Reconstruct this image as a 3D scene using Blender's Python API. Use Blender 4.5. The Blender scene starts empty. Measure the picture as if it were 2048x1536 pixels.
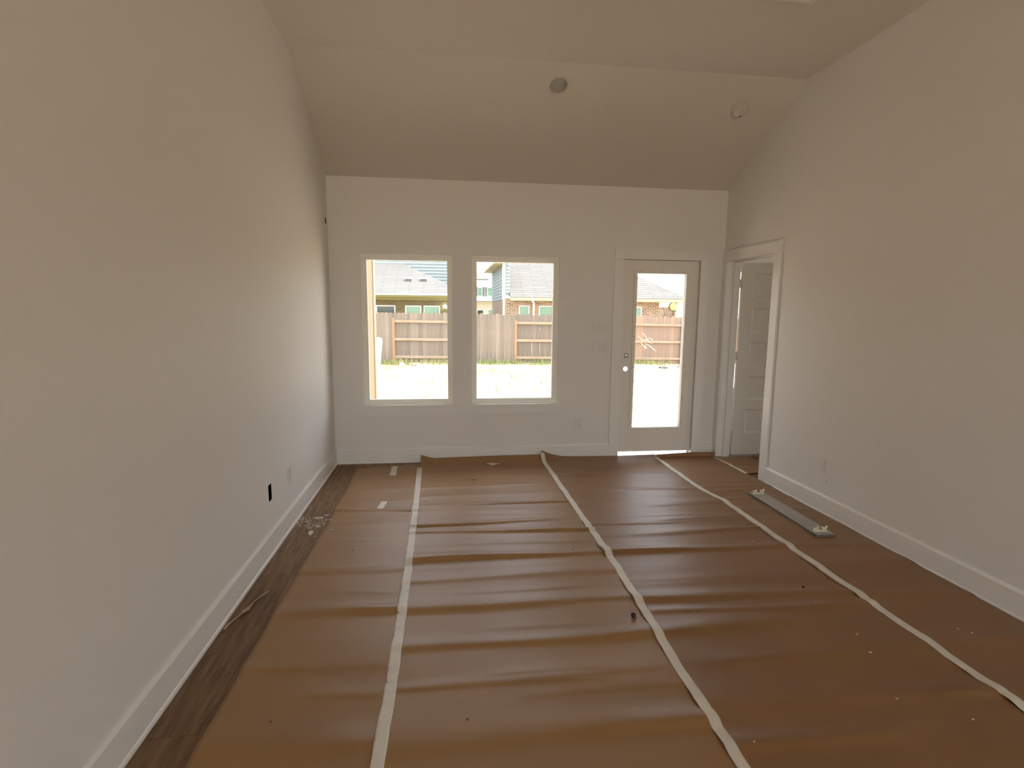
import bpy, bmesh, math, random
import numpy as np
from mathutils import Vector, Matrix

S = bpy.context.scene
COL = S.collection
random.seed(7)

# ------------------------------------------------------------------ camera
F_PX, YAW, PITCH, ROLL = 1067.2, 0.1240, 0.1343, 0.0090
CAM = Vector((1.1135, 0.0, 1.5445))
cy, sy, cp, sp = math.cos(YAW), math.sin(YAW), math.cos(PITCH), math.sin(PITCH)
fwd = Vector((sy*cp, cy*cp, -sp)); rgt = Vector((cy, -sy, 0)); upv = rgt.cross(fwd)
r2 = rgt*math.cos(ROLL) + upv*math.sin(ROLL); u2 = -rgt*math.sin(ROLL) + upv*math.cos(ROLL)
cd = bpy.data.cameras.new('camera'); co = bpy.data.objects.new('camera', cd); COL.objects.link(co)
M = Matrix((r2, u2, -fwd)).transposed().to_4x4(); M.translation = CAM
co.matrix_world = M
cd.sensor_fit = 'HORIZONTAL'; cd.sensor_width = 36.0; cd.lens = F_PX/2048*36.0
cd.clip_start = 0.05; cd.clip_end = 500
S.camera = co

# ------------------------------------------------------------------ light
SKY_STRENGTH, SUN_STRENGTH, EXPOSURE = 0.55, 5.0, 2.17
w = bpy.data.worlds.new('sky'); S.world = w; w.use_nodes = True
nt = w.node_tree; nt.nodes.clear()
out = nt.nodes.new('ShaderNodeOutputWorld'); bg = nt.nodes.new('ShaderNodeBackground')
skyt = nt.nodes.new('ShaderNodeTexSky'); skyt.sky_type = 'NISHITA'; skyt.sun_disc = False
skyt.sun_elevation = math.radians(74); skyt.sun_rotation = math.radians(105)
skyt.air_density = 1.0; skyt.dust_density = 4.0; skyt.ozone_density = 1.0
hz = nt.nodes.new('ShaderNodeMix'); hz.data_type = 'RGBA'; hz.inputs[0].default_value = 0.72
hz.inputs[7].default_value = (2.35, 2.30, 2.18, 1)                       # thin bright haze
nt.links.new(skyt.outputs[0], hz.inputs[6]); nt.links.new(hz.outputs[2], bg.inputs[0])
bg.inputs[1].default_value = SKY_STRENGTH
nt.links.new(bg.outputs[0], out.inputs[0])
sl = bpy.data.lights.new('sun', 'SUN'); sl.energy = SUN_STRENGTH; sl.angle = math.radians(0.6); sl.color = (1.0, 0.95, 0.87)
so = bpy.data.objects.new('sun', sl); COL.objects.link(so)
so.rotation_euler = Vector((0.24, -0.10, 0.965)).to_track_quat('Z', 'Y').to_euler()
so.location = (6, -3, 25)
S.view_settings.view_transform = 'Standard'; S.view_settings.look = 'None'
S.view_settings.exposure = EXPOSURE; S.view_settings.gamma = 1.0; S.view_settings.use_curve_mapping = False
try:
    S.cycles.use_denoising = True; S.cycles.max_bounces = 14; S.cycles.diffuse_bounces = 9
    S.cycles.transparent_max_bounces = 16; S.cycles.sample_clamp_indirect = 0.0
except Exception: pass

# ------------------------------------------------------------------ room numbers (metres)
W, D, H1, YB, H2 = 4.033, 5.430, 2.806, 4.275, 3.429
YR = -5.5; T = 0.16
WZ0, WZ1 = 0.602, 2.095
WX = ((0.293, 1.1825), (1.376, 2.268))
DX0, DX1, DZ0, DZ1 = 2.946, 3.766, 0.055, 2.087
RY0, RY1, RZ1 = 4.535, 5.338, 2.085
GZ = -0.27                                                              # yard level

# ------------------------------------------------------------------ materials
def lin(c):
    return tuple((x/12.92 if x <= 0.04045 else ((x+0.055)/1.055)**2.4) for x in c)
def mat(name, col, rough=0.6, spec=0.4, metal=0.0, noise=None, bump=None, coord='Object', stretch=(1, 1, 1)):
    """col linear rgb; noise=(scale, col2, lo, hi[, detail]); bump=(scale, strength, dist)"""
    m = bpy.data.materials.new(name); m.use_nodes = True
    n = m.node_tree; b = n.nodes['Principled BSDF']
    b.inputs['Base Color'].default_value = (*col, 1); b.inputs['Roughness'].default_value = rough
    b.inputs['Specular IOR Level'].default_value = spec; b.inputs['Metallic'].default_value = metal
    if noise or bump:
        tc = n.nodes.new('ShaderNodeTexCoord'); mp = n.nodes.new('ShaderNodeMapping'); mp.inputs['Scale'].default_value = stretch
        n.links.new(tc.outputs[coord], mp.inputs[0])
    if noise:
        t = n.nodes.new('ShaderNodeTexNoise'); t.inputs['Scale'].default_value = noise[0]
        t.inputs['Detail'].default_value = noise[4] if len(noise) > 4 else 4
        n.links.new(mp.outputs[0], t.inputs['Vector'])
        r = n.nodes.new('ShaderNodeValToRGB')
        r.color_ramp.elements[0].position = noise[2]; r.color_ramp.elements[1].position = noise[3]
        r.color_ramp.elements[0].color = (*col, 1); r.color_ramp.elements[1].color = (*noise[1], 1)
        n.links.new(t.outputs['Fac'], r.inputs[0]); n.links.new(r.outputs[0], b.inputs['Base Color'])
    if bump:
        t2 = n.nodes.new('ShaderNodeTexNoise'); t2.inputs['Scale'].default_value = bump[0]; t2.inputs['Detail'].default_value = 3
        n.links.new(mp.outputs[0], t2.inputs['Vector'])
        bp = n.nodes.new('ShaderNodeBump'); bp.inputs['Strength'].default_value = bump[1]; bp.inputs['Distance'].default_value = bump[2]
        n.links.new(t2.outputs['Fac'], bp.inputs['Height']); n.links.new(bp.outputs[0], b.inputs['Normal'])
    return m

def glass_mat(name, tint, refl=1.0):
    m = bpy.data.materials.new(name); m.use_nodes = True; n = m.node_tree; n.nodes.clear()
    o = n.nodes.new('ShaderNodeOutputMaterial'); mx = n.nodes.new('ShaderNodeMixShader')
    tr = n.nodes.new('ShaderNodeBsdfTransparent'); tr.inputs[0].default_value = (*tint, 1)
    gl = n.nodes.new('ShaderNodeBsdfGlossy'); gl.inputs['Roughness'].default_value = 0.0
    fr = n.nodes.new('ShaderNodeFresnel'); fr.inputs[0].default_value = 1.10
    n.links.new(fr.outputs[0], mx.inputs[0]); n.links.new(tr.outputs[0], mx.inputs[1]); n.links.new(gl.outputs[0], mx.inputs[2])
    n.links.new(mx.outputs[0], o.inputs[0])
    return m

def brick_mat(name, c1, c2, mortar, scale=1.0, bias=0.0):
    m = bpy.data.materials.new(name); m.use_nodes = True; n = m.node_tree; b = n.nodes['Principled BSDF']
    tc = n.nodes.new('ShaderNodeTexCoord'); sx = n.nodes.new('ShaderNodeSeparateXYZ'); ad = n.nodes.new('ShaderNodeMath'); ad.operation = 'ADD'
    cx = n.nodes.new('ShaderNodeCombineXYZ')
    n.links.new(tc.outputs['Object'], sx.inputs[0]); n.links.new(sx.outputs[0], ad.inputs[0]); n.links.new(sx.outputs[1], ad.inputs[1])
    n.links.new(ad.outputs[0], cx.inputs[0]); n.links.new(sx.outputs[2], cx.inputs[1])
    br = n.nodes.new('ShaderNodeTexBrick'); br.inputs['Scale'].default_value = scale
    br.inputs['Brick Width'].default_value = 0.30; br.inputs['Row Height'].default_value = 0.10; br.inputs['Mortar Size'].default_value = 0.012
    br.inputs['Color1'].default_value = (*c1, 1); br.inputs['Color2'].default_value = (*c2, 1); br.inputs['Mortar'].default_value = (*mortar, 1)
    br.inputs['Bias'].default_value = bias
    n.links.new(cx.outputs[0], br.inputs['Vector']); n.links.new(br.outputs['Color'], b.inputs['Base Color'])
    b.inputs['Roughness'].default_value = 0.85
    return m

def shingle_mat(name, c1, c2, gap, use_y=True):
    m = bpy.data.materials.new(name); m.use_nodes = True; n = m.node_tree; b = n.nodes['Principled BSDF']
    tc = n.nodes.new('ShaderNodeTexCoord'); br = n.nodes.new('ShaderNodeTexBrick'); br.inputs['Scale'].default_value = 1.0
    br.inputs['Brick Width'].default_value = 1.6; br.inputs['Row Height'].default_value = 0.27; br.inputs['Mortar Size'].default_value = 0.02
    br.inputs['Color1'].default_value = (*c1, 1); br.inputs['Color2'].default_value = (*c2, 1); br.inputs['Mortar'].default_value = (*gap, 1)
    n.links.new(tc.outputs['Object'], br.inputs['Vector']); n.links.new(br.outputs['Color'], b.inputs['Base Color'])
    b.inputs['Roughness'].default_value = 0.9
    return m

MAT = {}
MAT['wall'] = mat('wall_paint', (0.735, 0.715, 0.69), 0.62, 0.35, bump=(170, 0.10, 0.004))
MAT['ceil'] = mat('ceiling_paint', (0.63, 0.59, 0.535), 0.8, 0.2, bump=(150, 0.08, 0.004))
MAT['trim'] = mat('trim_paint', (0.755, 0.738, 0.71), 0.38, 0.4)
MAT['doorp'] = mat('door_paint', (0.74, 0.70, 0.64), 0.45, 0.4)
MAT['vinyl'] = mat('window_vinyl', (0.86, 0.84, 0.775), 0.4, 0.4)
MAT['glass'] = glass_mat('low_e_glass', (0.785, 0.792, 0.785))
MAT['clear'] = glass_mat('clear_glass', (0.98, 0.985, 0.98))
MAT['plate'] = mat('plate_plastic', (0.69, 0.672, 0.645), 0.35, 0.5)
MAT['detector'] = mat('detector_plastic', (0.62, 0.585, 0.53), 0.5)
MAT['slot'] = mat('slot_dark', (0.03, 0.028, 0.025), 0.6)
MAT['boxblue'] = mat('box_plastic', (0.26, 0.25, 0.26), 0.5)
MAT['nickel'] = mat('nickel_metal', (0.55, 0.54, 0.52), 0.28, 0.5, 1.0)
MAT['hinge'] = mat('hinge_metal', (0.62, 0.60, 0.56), 0.4, 0.5, 0.6)
MAT['alu'] = mat('sill_aluminium', (0.72, 0.70, 0.68), 0.4, 0.5, 0.3, noise=(30, (0.5, 0.46, 0.43), 0.4, 0.7), stretch=(0.3, 4, 1))
MAT['paper'] = mat('kraft_paper', (0.275, 0.150, 0.056), 0.46, 0.50, noise=(2.2, (0.315, 0.178, 0.070), 0.3, 0.75), bump=(420, 0.05, 0.002), stretch=(1, 1.6, 1))
MAT['paper2'] = mat('kraft_paper_ruddy', (0.225, 0.115, 0.044), 0.45, 0.50, noise=(2.0, (0.262, 0.138, 0.055), 0.3, 0.75), bump=(420, 0.05, 0.002), stretch=(1, 1.6, 1))
MAT['tape'] = mat('masking_tape', (0.64, 0.60, 0.53), 0.5, 0.4, noise=(9, (0.72, 0.68, 0.61), 0.35, 0.7))
MAT['tan'] = mat('torn_tan_strip', (0.52, 0.33, 0.195), 0.6, 0.3, noise=(40, (0.62, 0.43, 0.28), 0.35, 0.7))
MAT['scrap'] = mat('white_scrap', (0.62, 0.60, 0.54), 0.6)
MAT['crumb'] = mat('plaster_crumb', (0.62, 0.55, 0.48), 0.85)
MAT['dark'] = mat('dark_chip', (0.025, 0.022, 0.02), 0.6)
MAT['splint'] = mat('brown_splinter', (0.10, 0.055, 0.03), 0.7)
MAT['board'] = mat('grey_board', (0.34, 0.325, 0.295), 0.5, 0.4, noise=(14, (0.42, 0.40, 0.37), 0.35, 0.7), stretch=(4, 0.5, 1))
MAT['bedge'] = mat('board_edge', (0.15, 0.135, 0.12), 0.6)
MAT['clip'] = mat('cream_plastic', (0.88, 0.82, 0.66), 0.45)
# wooden floor planks: three tones sharing one grain
def wood(name, c, c2):
    return mat(name, c, 0.58, 0.25, noise=(7.0, c2, 0.36, 0.66, 6), bump=(30, 0.04, 0.002), stretch=(5, 0.55, 1))
MAT['plank'] = [wood('plank_oak', (0.15, 0.088, 0.043), (0.26, 0.162, 0.086)), wood('plank_oak_pale', (0.185, 0.112, 0.058), (0.295, 0.19, 0.106)),
                wood('plank_oak_dark', (0.12, 0.068, 0.033), (0.22, 0.132, 0.068))]
MAT['sub'] = wood('floor_board', (0.10, 0.06, 0.036), (0.15, 0.10, 0.06))
# outdoors
MAT['dirt'] = mat('pale_dirt', (0.40, 0.32, 0.225), 0.95, 0.1, noise=(0.55, (0.32, 0.295, 0.165), 0.48, 0.72, 6), bump=(3.0, 0.6, 0.08))
MAT['grass'] = mat('grass_blade', (0.17, 0.22, 0.085), 0.7, 0.2, noise=(2.0, (0.26, 0.25, 0.12), 0.35, 0.65))
MAT['picket'] = [mat('weathered_cedar_%d' % k, c, 0.85, 0.15, noise=(3.0, c2, 0.3, 0.75, 6), stretch=(9, 9, 0.5))
                 for k, (c, c2) in enumerate((((0.21, 0.176, 0.146), (0.145, 0.12, 0.102)), ((0.24, 0.20, 0.165), (0.17, 0.14, 0.118)), ((0.185, 0.157, 0.133), (0.13, 0.112, 0.097))))]
MAT['pickr'] = [mat('fresh_cedar_%d' % k, c, 0.85, 0.15, noise=(3.0, c2, 0.3, 0.75, 6), stretch=(9, 9, 0.5))
                for k, (c, c2) in enumerate((((0.28, 0.20, 0.15), (0.20, 0.148, 0.118)), ((0.31, 0.215, 0.155), (0.235, 0.165, 0.124)), ((0.255, 0.19, 0.154), (0.19, 0.145, 0.122))))]
MAT['rail'] = mat('cedar_rail', (0.30, 0.235, 0.18), 0.8, 0.15, noise=(4, (0.24, 0.18, 0.13), 0.35, 0.7), stretch=(0.6, 5, 5))
MAT['post'] = mat('orange_cedar_post', (0.30, 0.19, 0.115), 0.8, 0.15, noise=(4, (0.22, 0.14, 0.09), 0.35, 0.7), stretch=(5, 5, 0.6))
MAT['peach'] = mat('peach_siding', (0.235, 0.165, 0.108), 0.8, 0.2)
MAT['peachtrim'] = mat('cream_trim', (0.27, 0.235, 0.18), 0.7, 0.2)
MAT['shing'] = shingle_mat('grey_shingles', (0.092, 0.091, 0.090), (0.080, 0.079, 0.079), (0.046, 0.046, 0.046))
MAT['shingb'] = shingle_mat('tan_shingles', (0.092, 0.090, 0.088), (0.080, 0.078, 0.077), (0.045, 0.044, 0.044))
MAT['brickA'] = brick_mat('olive_brick', (0.092, 0.070, 0.028), (0.058, 0.044, 0.018), (0.115, 0.095, 0.048))
MAT['brickB'] = brick_mat('red_brick', (0.25, 0.165, 0.11), (0.13, 0.078, 0.055), (0.38, 0.33, 0.26))
MAT['fascia'] = mat('olive_fascia', (0.17, 0.165, 0.07), 0.7)
MAT['soffit'] = mat('cream_soffit', (0.34, 0.33, 0.20), 0.7)
MAT['siding'] = mat('blue_siding', (0.225, 0.268, 0.265), 0.75)
MAT['white'] = mat('white_trim', (0.72, 0.72, 0.70), 0.6)
MAT['pane'] = mat('green_glass', (0.14, 0.24, 0.185), 0.08, 0.8)
MAT['panedark'] = mat('dark_glass', (0.035, 0.045, 0.04), 0.08, 0.8)
MAT['shutter'] = mat('grey_shutter', (0.085, 0.088, 0.09), 0.7)
MAT['stucco'] = mat('white_stucco', (0.72, 0.70, 0.66), 0.9)
MAT['concrete'] = mat('pale_concrete', (0.50, 0.45, 0.41), 0.9, 0.2, noise=(6, (0.42, 0.37, 0.33), 0.35, 0.7))
MAT['foil'] = mat('white_wrap', (0.62, 0.62, 0.58), 0.6)
m = bpy.data.materials.new('glue_smear'); m.use_nodes = True; n_ = m.node_tree; n_.nodes.clear()
o_ = n_.nodes.new('ShaderNodeOutputMaterial'); tl = n_.nodes.new('ShaderNodeBsdfTranslucent'); tl.inputs[0].default_value = (0.95, 0.88, 0.74, 1)
n_.links.new(tl.outputs[0], o_.inputs[0]); MAT['smear'] = m
MAT['disc'] = mat('yellow_disc', (0.42, 0.38, 0.17), 0.6)
MAT['leaf'] = mat('shrub_leaf', (0.10, 0.13, 0.07), 0.7)
MAT['twig'] = mat('dark_twig', (0.06, 0.05, 0.045), 0.8)
m = bpy.data.materials.new('porch_bulb'); m.use_nodes = True  # glow that stands for the flash glint in the window glass, no lamp there
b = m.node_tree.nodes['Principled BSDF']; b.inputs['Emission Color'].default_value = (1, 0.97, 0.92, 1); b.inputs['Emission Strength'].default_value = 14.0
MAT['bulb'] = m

# ------------------------------------------------------------------ object helpers
def tag(o, label=None, cat=None, group=None, kind=None):
    if label: o['label'] = label
    if cat: o['category'] = cat
    if group: o['group'] = group
    if kind: o['kind'] = kind
    return o
def empty(name, loc=(0, 0, 0), rz=0.0):
    o = bpy.data.objects.new(name, None); COL.objects.link(o); o.location = loc; o.rotation_euler = (0, 0, rz); o.empty_display_size = 0.05
    return o
def link(name, me, parent=None, loc=(0, 0, 0), rot=(0, 0, 0)):
    o = bpy.data.objects.new(name, me); COL.objects.link(o); o.location = loc; o.rotation_euler = rot
    if parent is not None: o.parent = parent
    return o
def fin(name, bm, m, parent=None, smooth=False, bevel=0.0, loc=(0, 0, 0), rot=(0, 0, 0)):
    if bevel > 0:
        bmesh.ops.bevel(bm, geom=[e for e in bm.edges if len(e.link_faces) == 2 and e.calc_face_angle(0) > 0.6], offset=bevel, segments=2, affect='EDGES', clamp_overlap=True)
    bmesh.ops.recalc_face_normals(bm, faces=bm.faces)
    me = bpy.data.meshes.new(name); bm.to_mesh(me); bm.free()
    if smooth:
        for p in me.polygons: p.use_smooth = True
    me.materials.append(m)
    return link(name, me, parent, loc, rot)
def box(bm, x0, x1, y0, y1, z0, z1):
    v = [bm.verts.new(p) for p in ((x0, y0, z0), (x1, y0, z0), (x1, y1, z0), (x0, y1, z0), (x0, y0, z1), (x1, y0, z1), (x1, y1, z1), (x0, y1, z1))]
    for f in ((0, 3, 2, 1), (4, 5, 6, 7), (0, 1, 5, 4), (1, 2, 6, 5), (2, 3, 7, 6), (3, 0, 4, 7)): bm.faces.new([v[i] for i in f])
    return v
def boxo(name, m, parent, x0, x1, y0, y1, z0, z1, bevel=0.0):
    bm = bmesh.new(); box(bm, x0, x1, y0, y1, z0, z1); return fin(name, bm, m, parent, bevel=bevel)
def poly_prism(name, pts, axis, a, bb, m, parent=None, bevel=0.0):
    """pts 2D outline, extruded along axis 'x','y' or 'z' from a to bb"""
    bm = bmesh.new()
    def P(p, t): return {'x': (t, p[0], p[1]), 'y': (p[0], t, p[1]), 'z': (p[0], p[1], t)}[axis]
    A = [bm.verts.new(P(p, a)) for p in pts]; B = [bm.verts.new(P(p, bb)) for p in pts]
    bm.faces.new(A); bm.faces.new(B[::-1])
    for i in range(len(pts)):
        j = (i+1) % len(pts); bm.faces.new((A[i], B[i], B[j], A[j]))
    return fin(name, bm, m, parent, bevel=bevel)
def lathe(name, prof, m, parent=None, n=32, loc=(0, 0, 0), rot=(0, 0, 0), smooth=True):
    """prof [(r, z)] revolved about z"""
    bm = bmesh.new(); rings = []
    for r, z in prof:
        if r < 1e-6: rings.append([bm.verts.new((0, 0, z))])
        else: rings.append([bm.verts.new((r*math.cos(2*math.pi*k/n), r*math.sin(2*math.pi*k/n), z)) for k in range(n)])
    for a, c in zip(rings, rings[1:]):
        for k in range(n):
            j = (k+1) % n
            q = [a[k % len(a)], a[j % len(a)], c[j % len(c)], c[k % len(c)]]
            u = []
            for v in q:
                if v not in u: u.append(v)
            if len(u) > 2: bm.faces.new(u)
    o = fin(name, bm, m, parent, smooth=False, loc=loc, rot=rot)
    if smooth:
        for p in o.data.polygons: p.use_smooth = True
        try: o.data.set_sharp_from_angle(angle=0.6)
        except Exception: pass
    return o
def tube(bm, pts, rad, n=6):
    pts = [Vector(p) for p in pts]; rings = []
    for i, p in enumerate(pts):
        t = (pts[min(i+1, len(pts)-1)] - pts[max(i-1, 0)]).normalized()
        a = t.cross(Vector((0, 0, 1)));  a = Vector((1, 0, 0)) if a.length < 1e-3 else a.normalized(); c = t.cross(a)
        r = rad[i] if isinstance(rad, (list, tuple)) else rad
        rings.append([bm.verts.new(p + a*r*math.cos(2*math.pi*k/n) + c*r*math.sin(2*math.pi*k/n)) for k in range(n)])
    for A, B in zip(rings, rings[1:]):
        for k in range(n): bm.faces.new((A[k], A[(k+1) % n], B[(k+1) % n], B[k]))
    bm.faces.new(rings[0][::-1]); bm.faces.new(rings[-1])
def ring(name, m, parent, o, i, y0, y1, bevel=0.0):
    """rectangular frame in the xz plane: o, i = (x0, x1, z0, z1) outer and inner; depth y0 (room side) to y1"""
    bm = bmesh.new()
    def quad(r, y): return [bm.verts.new(p) for p in ((r[0], y, r[2]), (r[1], y, r[2]), (r[1], y, r[3]), (r[0], y, r[3]))]
    of, ob, jf, jb = quad(o, y0), quad(o, y1), quad(i, y0), quad(i, y1)
    for k in range(4):
        l = (k+1) % 4
        bm.faces.new((of[k], of[l], jf[l], jf[k])); bm.faces.new((ob[l], ob[k], jb[k], jb[l]))
        bm.faces.new((of[l], of[k], ob[k], ob[l])); bm.faces.new((jf[k], jf[l], jb[l], jb[k]))
    return fin(name, bm, m, parent, bevel=bevel)
def slab_grid(us, vs, holes, fmap, rounds=()):
    """connected slab: us, vs cut lines, holes = set of (i, j) cells left open, fmap(u, v, side) -> xyz (side 0 front, 1 back);
    rounds = {(i, j): radius} cells with a round hole in the middle"""
    bm = bmesh.new(); vv = {}
    def V(i, j, s):
        if (i, j, s) not in vv: vv[(i, j, s)] = bm.verts.new(fmap(us[i], vs[j], s))
        return vv[(i, j, s)]
    nu, nv = len(us)-1, len(vs)-1
    solid = lambda i, j: 0 <= i < nu and 0 <= j < nv and (i, j) not in holes
    rounds = dict(rounds)
    for i in range(nu):
        for j in range(nv):
            if not solid(i, j): continue
            if (i, j) in rounds:
                r = rounds[(i, j)]; cu, cv = (us[i]+us[i+1])/2, (vs[j]+vs[j+1])/2; n = 24; R = {}
                for s in (0, 1):
                    R[s] = [bm.verts.new(fmap(cu+r*math.cos(2*math.pi*k/n - 3*math.pi/4), cv+r*math.sin(2*math.pi*k/n - 3*math.pi/4), s)) for k in range(n)]
                    cor = [V(i, j, s), V(i+1, j, s), V(i+1, j+1, s), V(i, j+1, s)]
                    for q in range(4):
                        arc = [R[s][(q*6+k) % n] for k in range(7)]
                        for k in range(3): bm.faces.new((cor[q], arc[k+1], arc[k]))
                        bm.faces.new((cor[q], cor[(q+1) % 4], arc[3]))
                        for k in range(3, 6): bm.faces.new((cor[(q+1) % 4], arc[k+1], arc[k]))
                for k in range(n): bm.faces.new((R[0][k], R[0][(k+1) % n], R[1][(k+1) % n], R[1][k]))
            else:
                for s in (0, 1): bm.faces.new((V(i, j, s), V(i+1, j, s), V(i+1, j+1, s), V(i, j+1, s)))
            for (di, dj, a, c) in ((-1, 0, (i, j), (i, j+1)), (1, 0, (i+1, j), (i+1, j+1)), (0, -1, (i, j), (i+1, j)), (0, 1, (i, j+1), (i+1, j+1))):
                if not solid(i+di, j+dj): bm.faces.new((V(*a, 0), V(*c, 0), V(*c, 1), V(*a, 1)))
    return bm

# ================================================================== THE ROOM
# back wall with two windows and the garden door
us = [-T, WX[0][0], WX[0][1], WX[1][0], WX[1][1], DX0-0.022, DX1+0.024, W+0.16]; vs = [-0.3, -0.03, WZ0-0.02, WZ1, DZ1+0.022, 3.0]
holes = {(1, 2), (3, 2), (5, 1), (5, 2), (5, 3)}
bm = slab_grid(us, vs, holes, lambda u, v, s: (u, D+s*T, v))
tag(fin('wall_back', bm, MAT['wall']), kind='structure')
# left wall with two box cut-outs
us = [YR-T, 3.394, 3.456, 5.334, 5.386, D+T]; vs = [-0.3, 0.342, 0.448, 2.352, 2.412, 3.6]
bm = slab_grid([YR-T, -4.6, -2.6] + us[1:], [-0.3, 0.342, 0.448, 0.8, 2.352, 2.412, 3.6], {(3, 1), (5, 4), (1, 3)}, lambda u, v, s: (-s*0.12, u, v))
tag(fin('wall_left', bm, MAT['wall']), kind='structure')
# right wall with doorway
us = [YR-T, -4.6, -2.6, RY0-0.02, RY1+0.02, D]; vs = [-0.3, -0.02, 0.8, RZ1+0.02, 3.6]
bm = slab_grid(us, vs, {(3, 1), (3, 2), (1, 2)}, lambda u, v, s: (W+s*0.14, u, v))
tag(fin('wall_right', bm, MAT['wall']), kind='structure')
# rear wall (behind the viewer), with unseen openings added for fill light
us = [-T, 0.12, 1.98, 2.06, 3.92, W+0.16]; vs = [-0.3, 0.45, 2.95, 3.6]
bm = slab_grid(us, vs, {(1, 1), (3, 1)}, lambda u, v, s: (u, YR-s*T, v))
tag(fin('wall_rear', bm, MAT['wall']), kind='structure')
# ceiling: slope rising from the back wall to the flat part
LX, LY = 2.02, 4.451
bm = bmesh.new()
sl_ = (H2-H1)/(YB-D)
zc = lambda y: H1 + sl_*(y-D)
us = [-T, LX-0.09, LX+0.09, W+0.3]; vs = [YB, LY-0.09, LY+0.09, D+T]
bm = slab_grid(us, vs, set(), lambda u, v, s: (u, v, zc(v)+s*0.12), {(1, 1): 0.076})
# join the flat part to the slope's upper edge
bm.verts.ensure_lookup_table()
e0 = sorted([v for v in bm.verts if abs(v.co.y-YB) < 1e-6 and abs(v.co.z-H2) < 1e-5], key=lambda v: v.co.x)
n0 = [bm.verts.new((v.co.x, YR-T, H2)) for v in e0]
for k in range(len(e0)-1): bm.faces.new((e0[k], e0[k+1], n0[k+1], n0[k]))
top = [bm.verts.new((x, y, H2+0.12)) for x, y in ((-T, YB), (W+0.3, YB), (W+0.3, YR-T), (-T, YR-T))]
bm.faces.new(top); bm.faces.new((e0[0], n0[0], top[3], top[0])); bm.faces.new((e0[-1], top[1], top[2], n0[-1]))
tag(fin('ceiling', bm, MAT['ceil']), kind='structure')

# floor slab and wooden planks
fl = tag(boxo('floor', MAT['sub'], None, -T, W+0.14, YR-T, D+0.02, -0.14, -0.012), kind='structure')
pk = {}
def plank(x0, y0, x1, y1, k):
    key = (round(x1-x0, 3), round(y1-y0, 3), k)
    if key not in pk:
        bm = bmesh.new(); box(bm, 0.0008, x1-x0-0.0008, 0.001, y1-y0-0.001, -0.011, 0.0)
        o = fin('plank', bm, MAT['plank'][k], fl, bevel=0.0015, loc=(x0, y0, 0)); pk[key] = o.data
    else: link('plank', pk[key], fl, (x0, y0, 0))
random.seed(3)
PW = 0.192; edges = [5.425, 4.33, 3.11, 1.89, 0.67, -0.55]
for c in range(5):
    off = (0.0, -0.42, 0.35, -0.2, 0.5)[c]
    ys = [D-0.005] + [e+off for e in edges[1:]] if c < 2 else [D-0.005, 4.6+off*0.5]
    for a, bb in zip(ys[1:], ys): plank(0.012+c*PW, a, 0.012+(c+1)*PW, bb, (c+int(a*3)) % 3)
for c in range(4):
    plank(3.70+c*PW, 4.2, 3.70+(c+1)*PW, 5.42 if c < 1 else (5.40 if c < 2 else 5.33), (c+1) % 3)

# baseboards with shoe moulding
BB = 0.1535
def base_prof(t=0.014): return [(0, 0), (t, 0), (t, BB-0.016), (t*0.45, BB), (0, BB)]
def shoe_prof(): 
    pts = [(0.013, 0.0), (0.021, 0.0)]
    pts += [(0.013+0.008*math.cos(a), 0.004+0.016*math.sin(a)) for a in (0.35, 0.8, 1.2)] + [(0.013, 0.021)]
    return pts
def baseboard(name, kind_axis, a, bb, f):
    """f maps profile offset to coordinate"""
    pr = [(f(o), z) for o, z in base_prof()]; sh = [(f(o), z+0.0008) for o, z in shoe_prof()]
    o = tag(poly_prism(name, pr, kind_axis, a, bb, MAT['trim']), kind='structure')
    poly_prism('shoe_moulding', sh, kind_axis, a, bb, MAT['trim'], o)
    return o
baseboard('baseboard_left', 'y', YR, D, lambda o: o)
baseboard('baseboard_right', 'y', YR, RY0-0.102, lambda o: W-o)
baseboard('baseboard_back', 'x', 0.014, DX0-0.106, lambda o: D-o)
baseboard('baseboard_back.001', 'x', DX1+0.096, W-0.02, lambda o: D-o)

# tall unseen windows behind the viewer, added to fill the room with daylight
for k, (xa, xb) in enumerate(((0.12, 1.98), (2.06, 3.92))):
    o = tag(empty('window_%d' % (5+k), (xa, YR, 0.45)), kind='structure')
    for q, (a, bb) in enumerate(((xa, (xa+xb)/2), ((xa+xb)/2, xb))):
        rg_ = ring('frame', MAT['vinyl'], None, (a, bb, 0.45, 2.95), (a+0.06, bb-0.06, 0.52, 2.88), YR-0.10, YR-0.04); rg_.parent = o; rg_.matrix_parent_inverse = Matrix.Translation(o.location).inverted()
        gl_ = boxo('glass_pane', MAT['clear'], None, a+0.05, bb-0.05, YR-0.073, YR-0.067, 0.51, 2.89); gl_.parent = o; gl_.matrix_parent_inverse = Matrix.Translation(o.location).inverted()

def fill_window(name, x, y0, y1, z0, z1):
    o = tag(empty(name, (x, y0, z0)), kind='structure')
    bm = slab_grid([y0, y0+0.05, y1-0.05, y1], [z0, z0+0.05, z1-0.05, z1], {(1, 1)}, lambda u, v, s: (x-0.03+0.06*s-x, u-y0, v-z0))
    fin('frame', bm, MAT['vinyl'], o); bm = bmesh.new(); box(bm, -0.003, 0.003, 0.04, y1-y0-0.04, 0.04, z1-z0-0.04); fin('glass_pane', bm, MAT['clear'], o)
fill_window('window_7', -0.06, -4.6, -2.6, 0.8, 2.352); fill_window('window_8', W+0.07, -4.6, -2.6, 0.8, RZ1+0.02); fill_window('window_9', 8.25, 2.8, 3.9, 0.6, 2.1)  # unseen windows added to brighten the near walls and the bedroom

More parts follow.
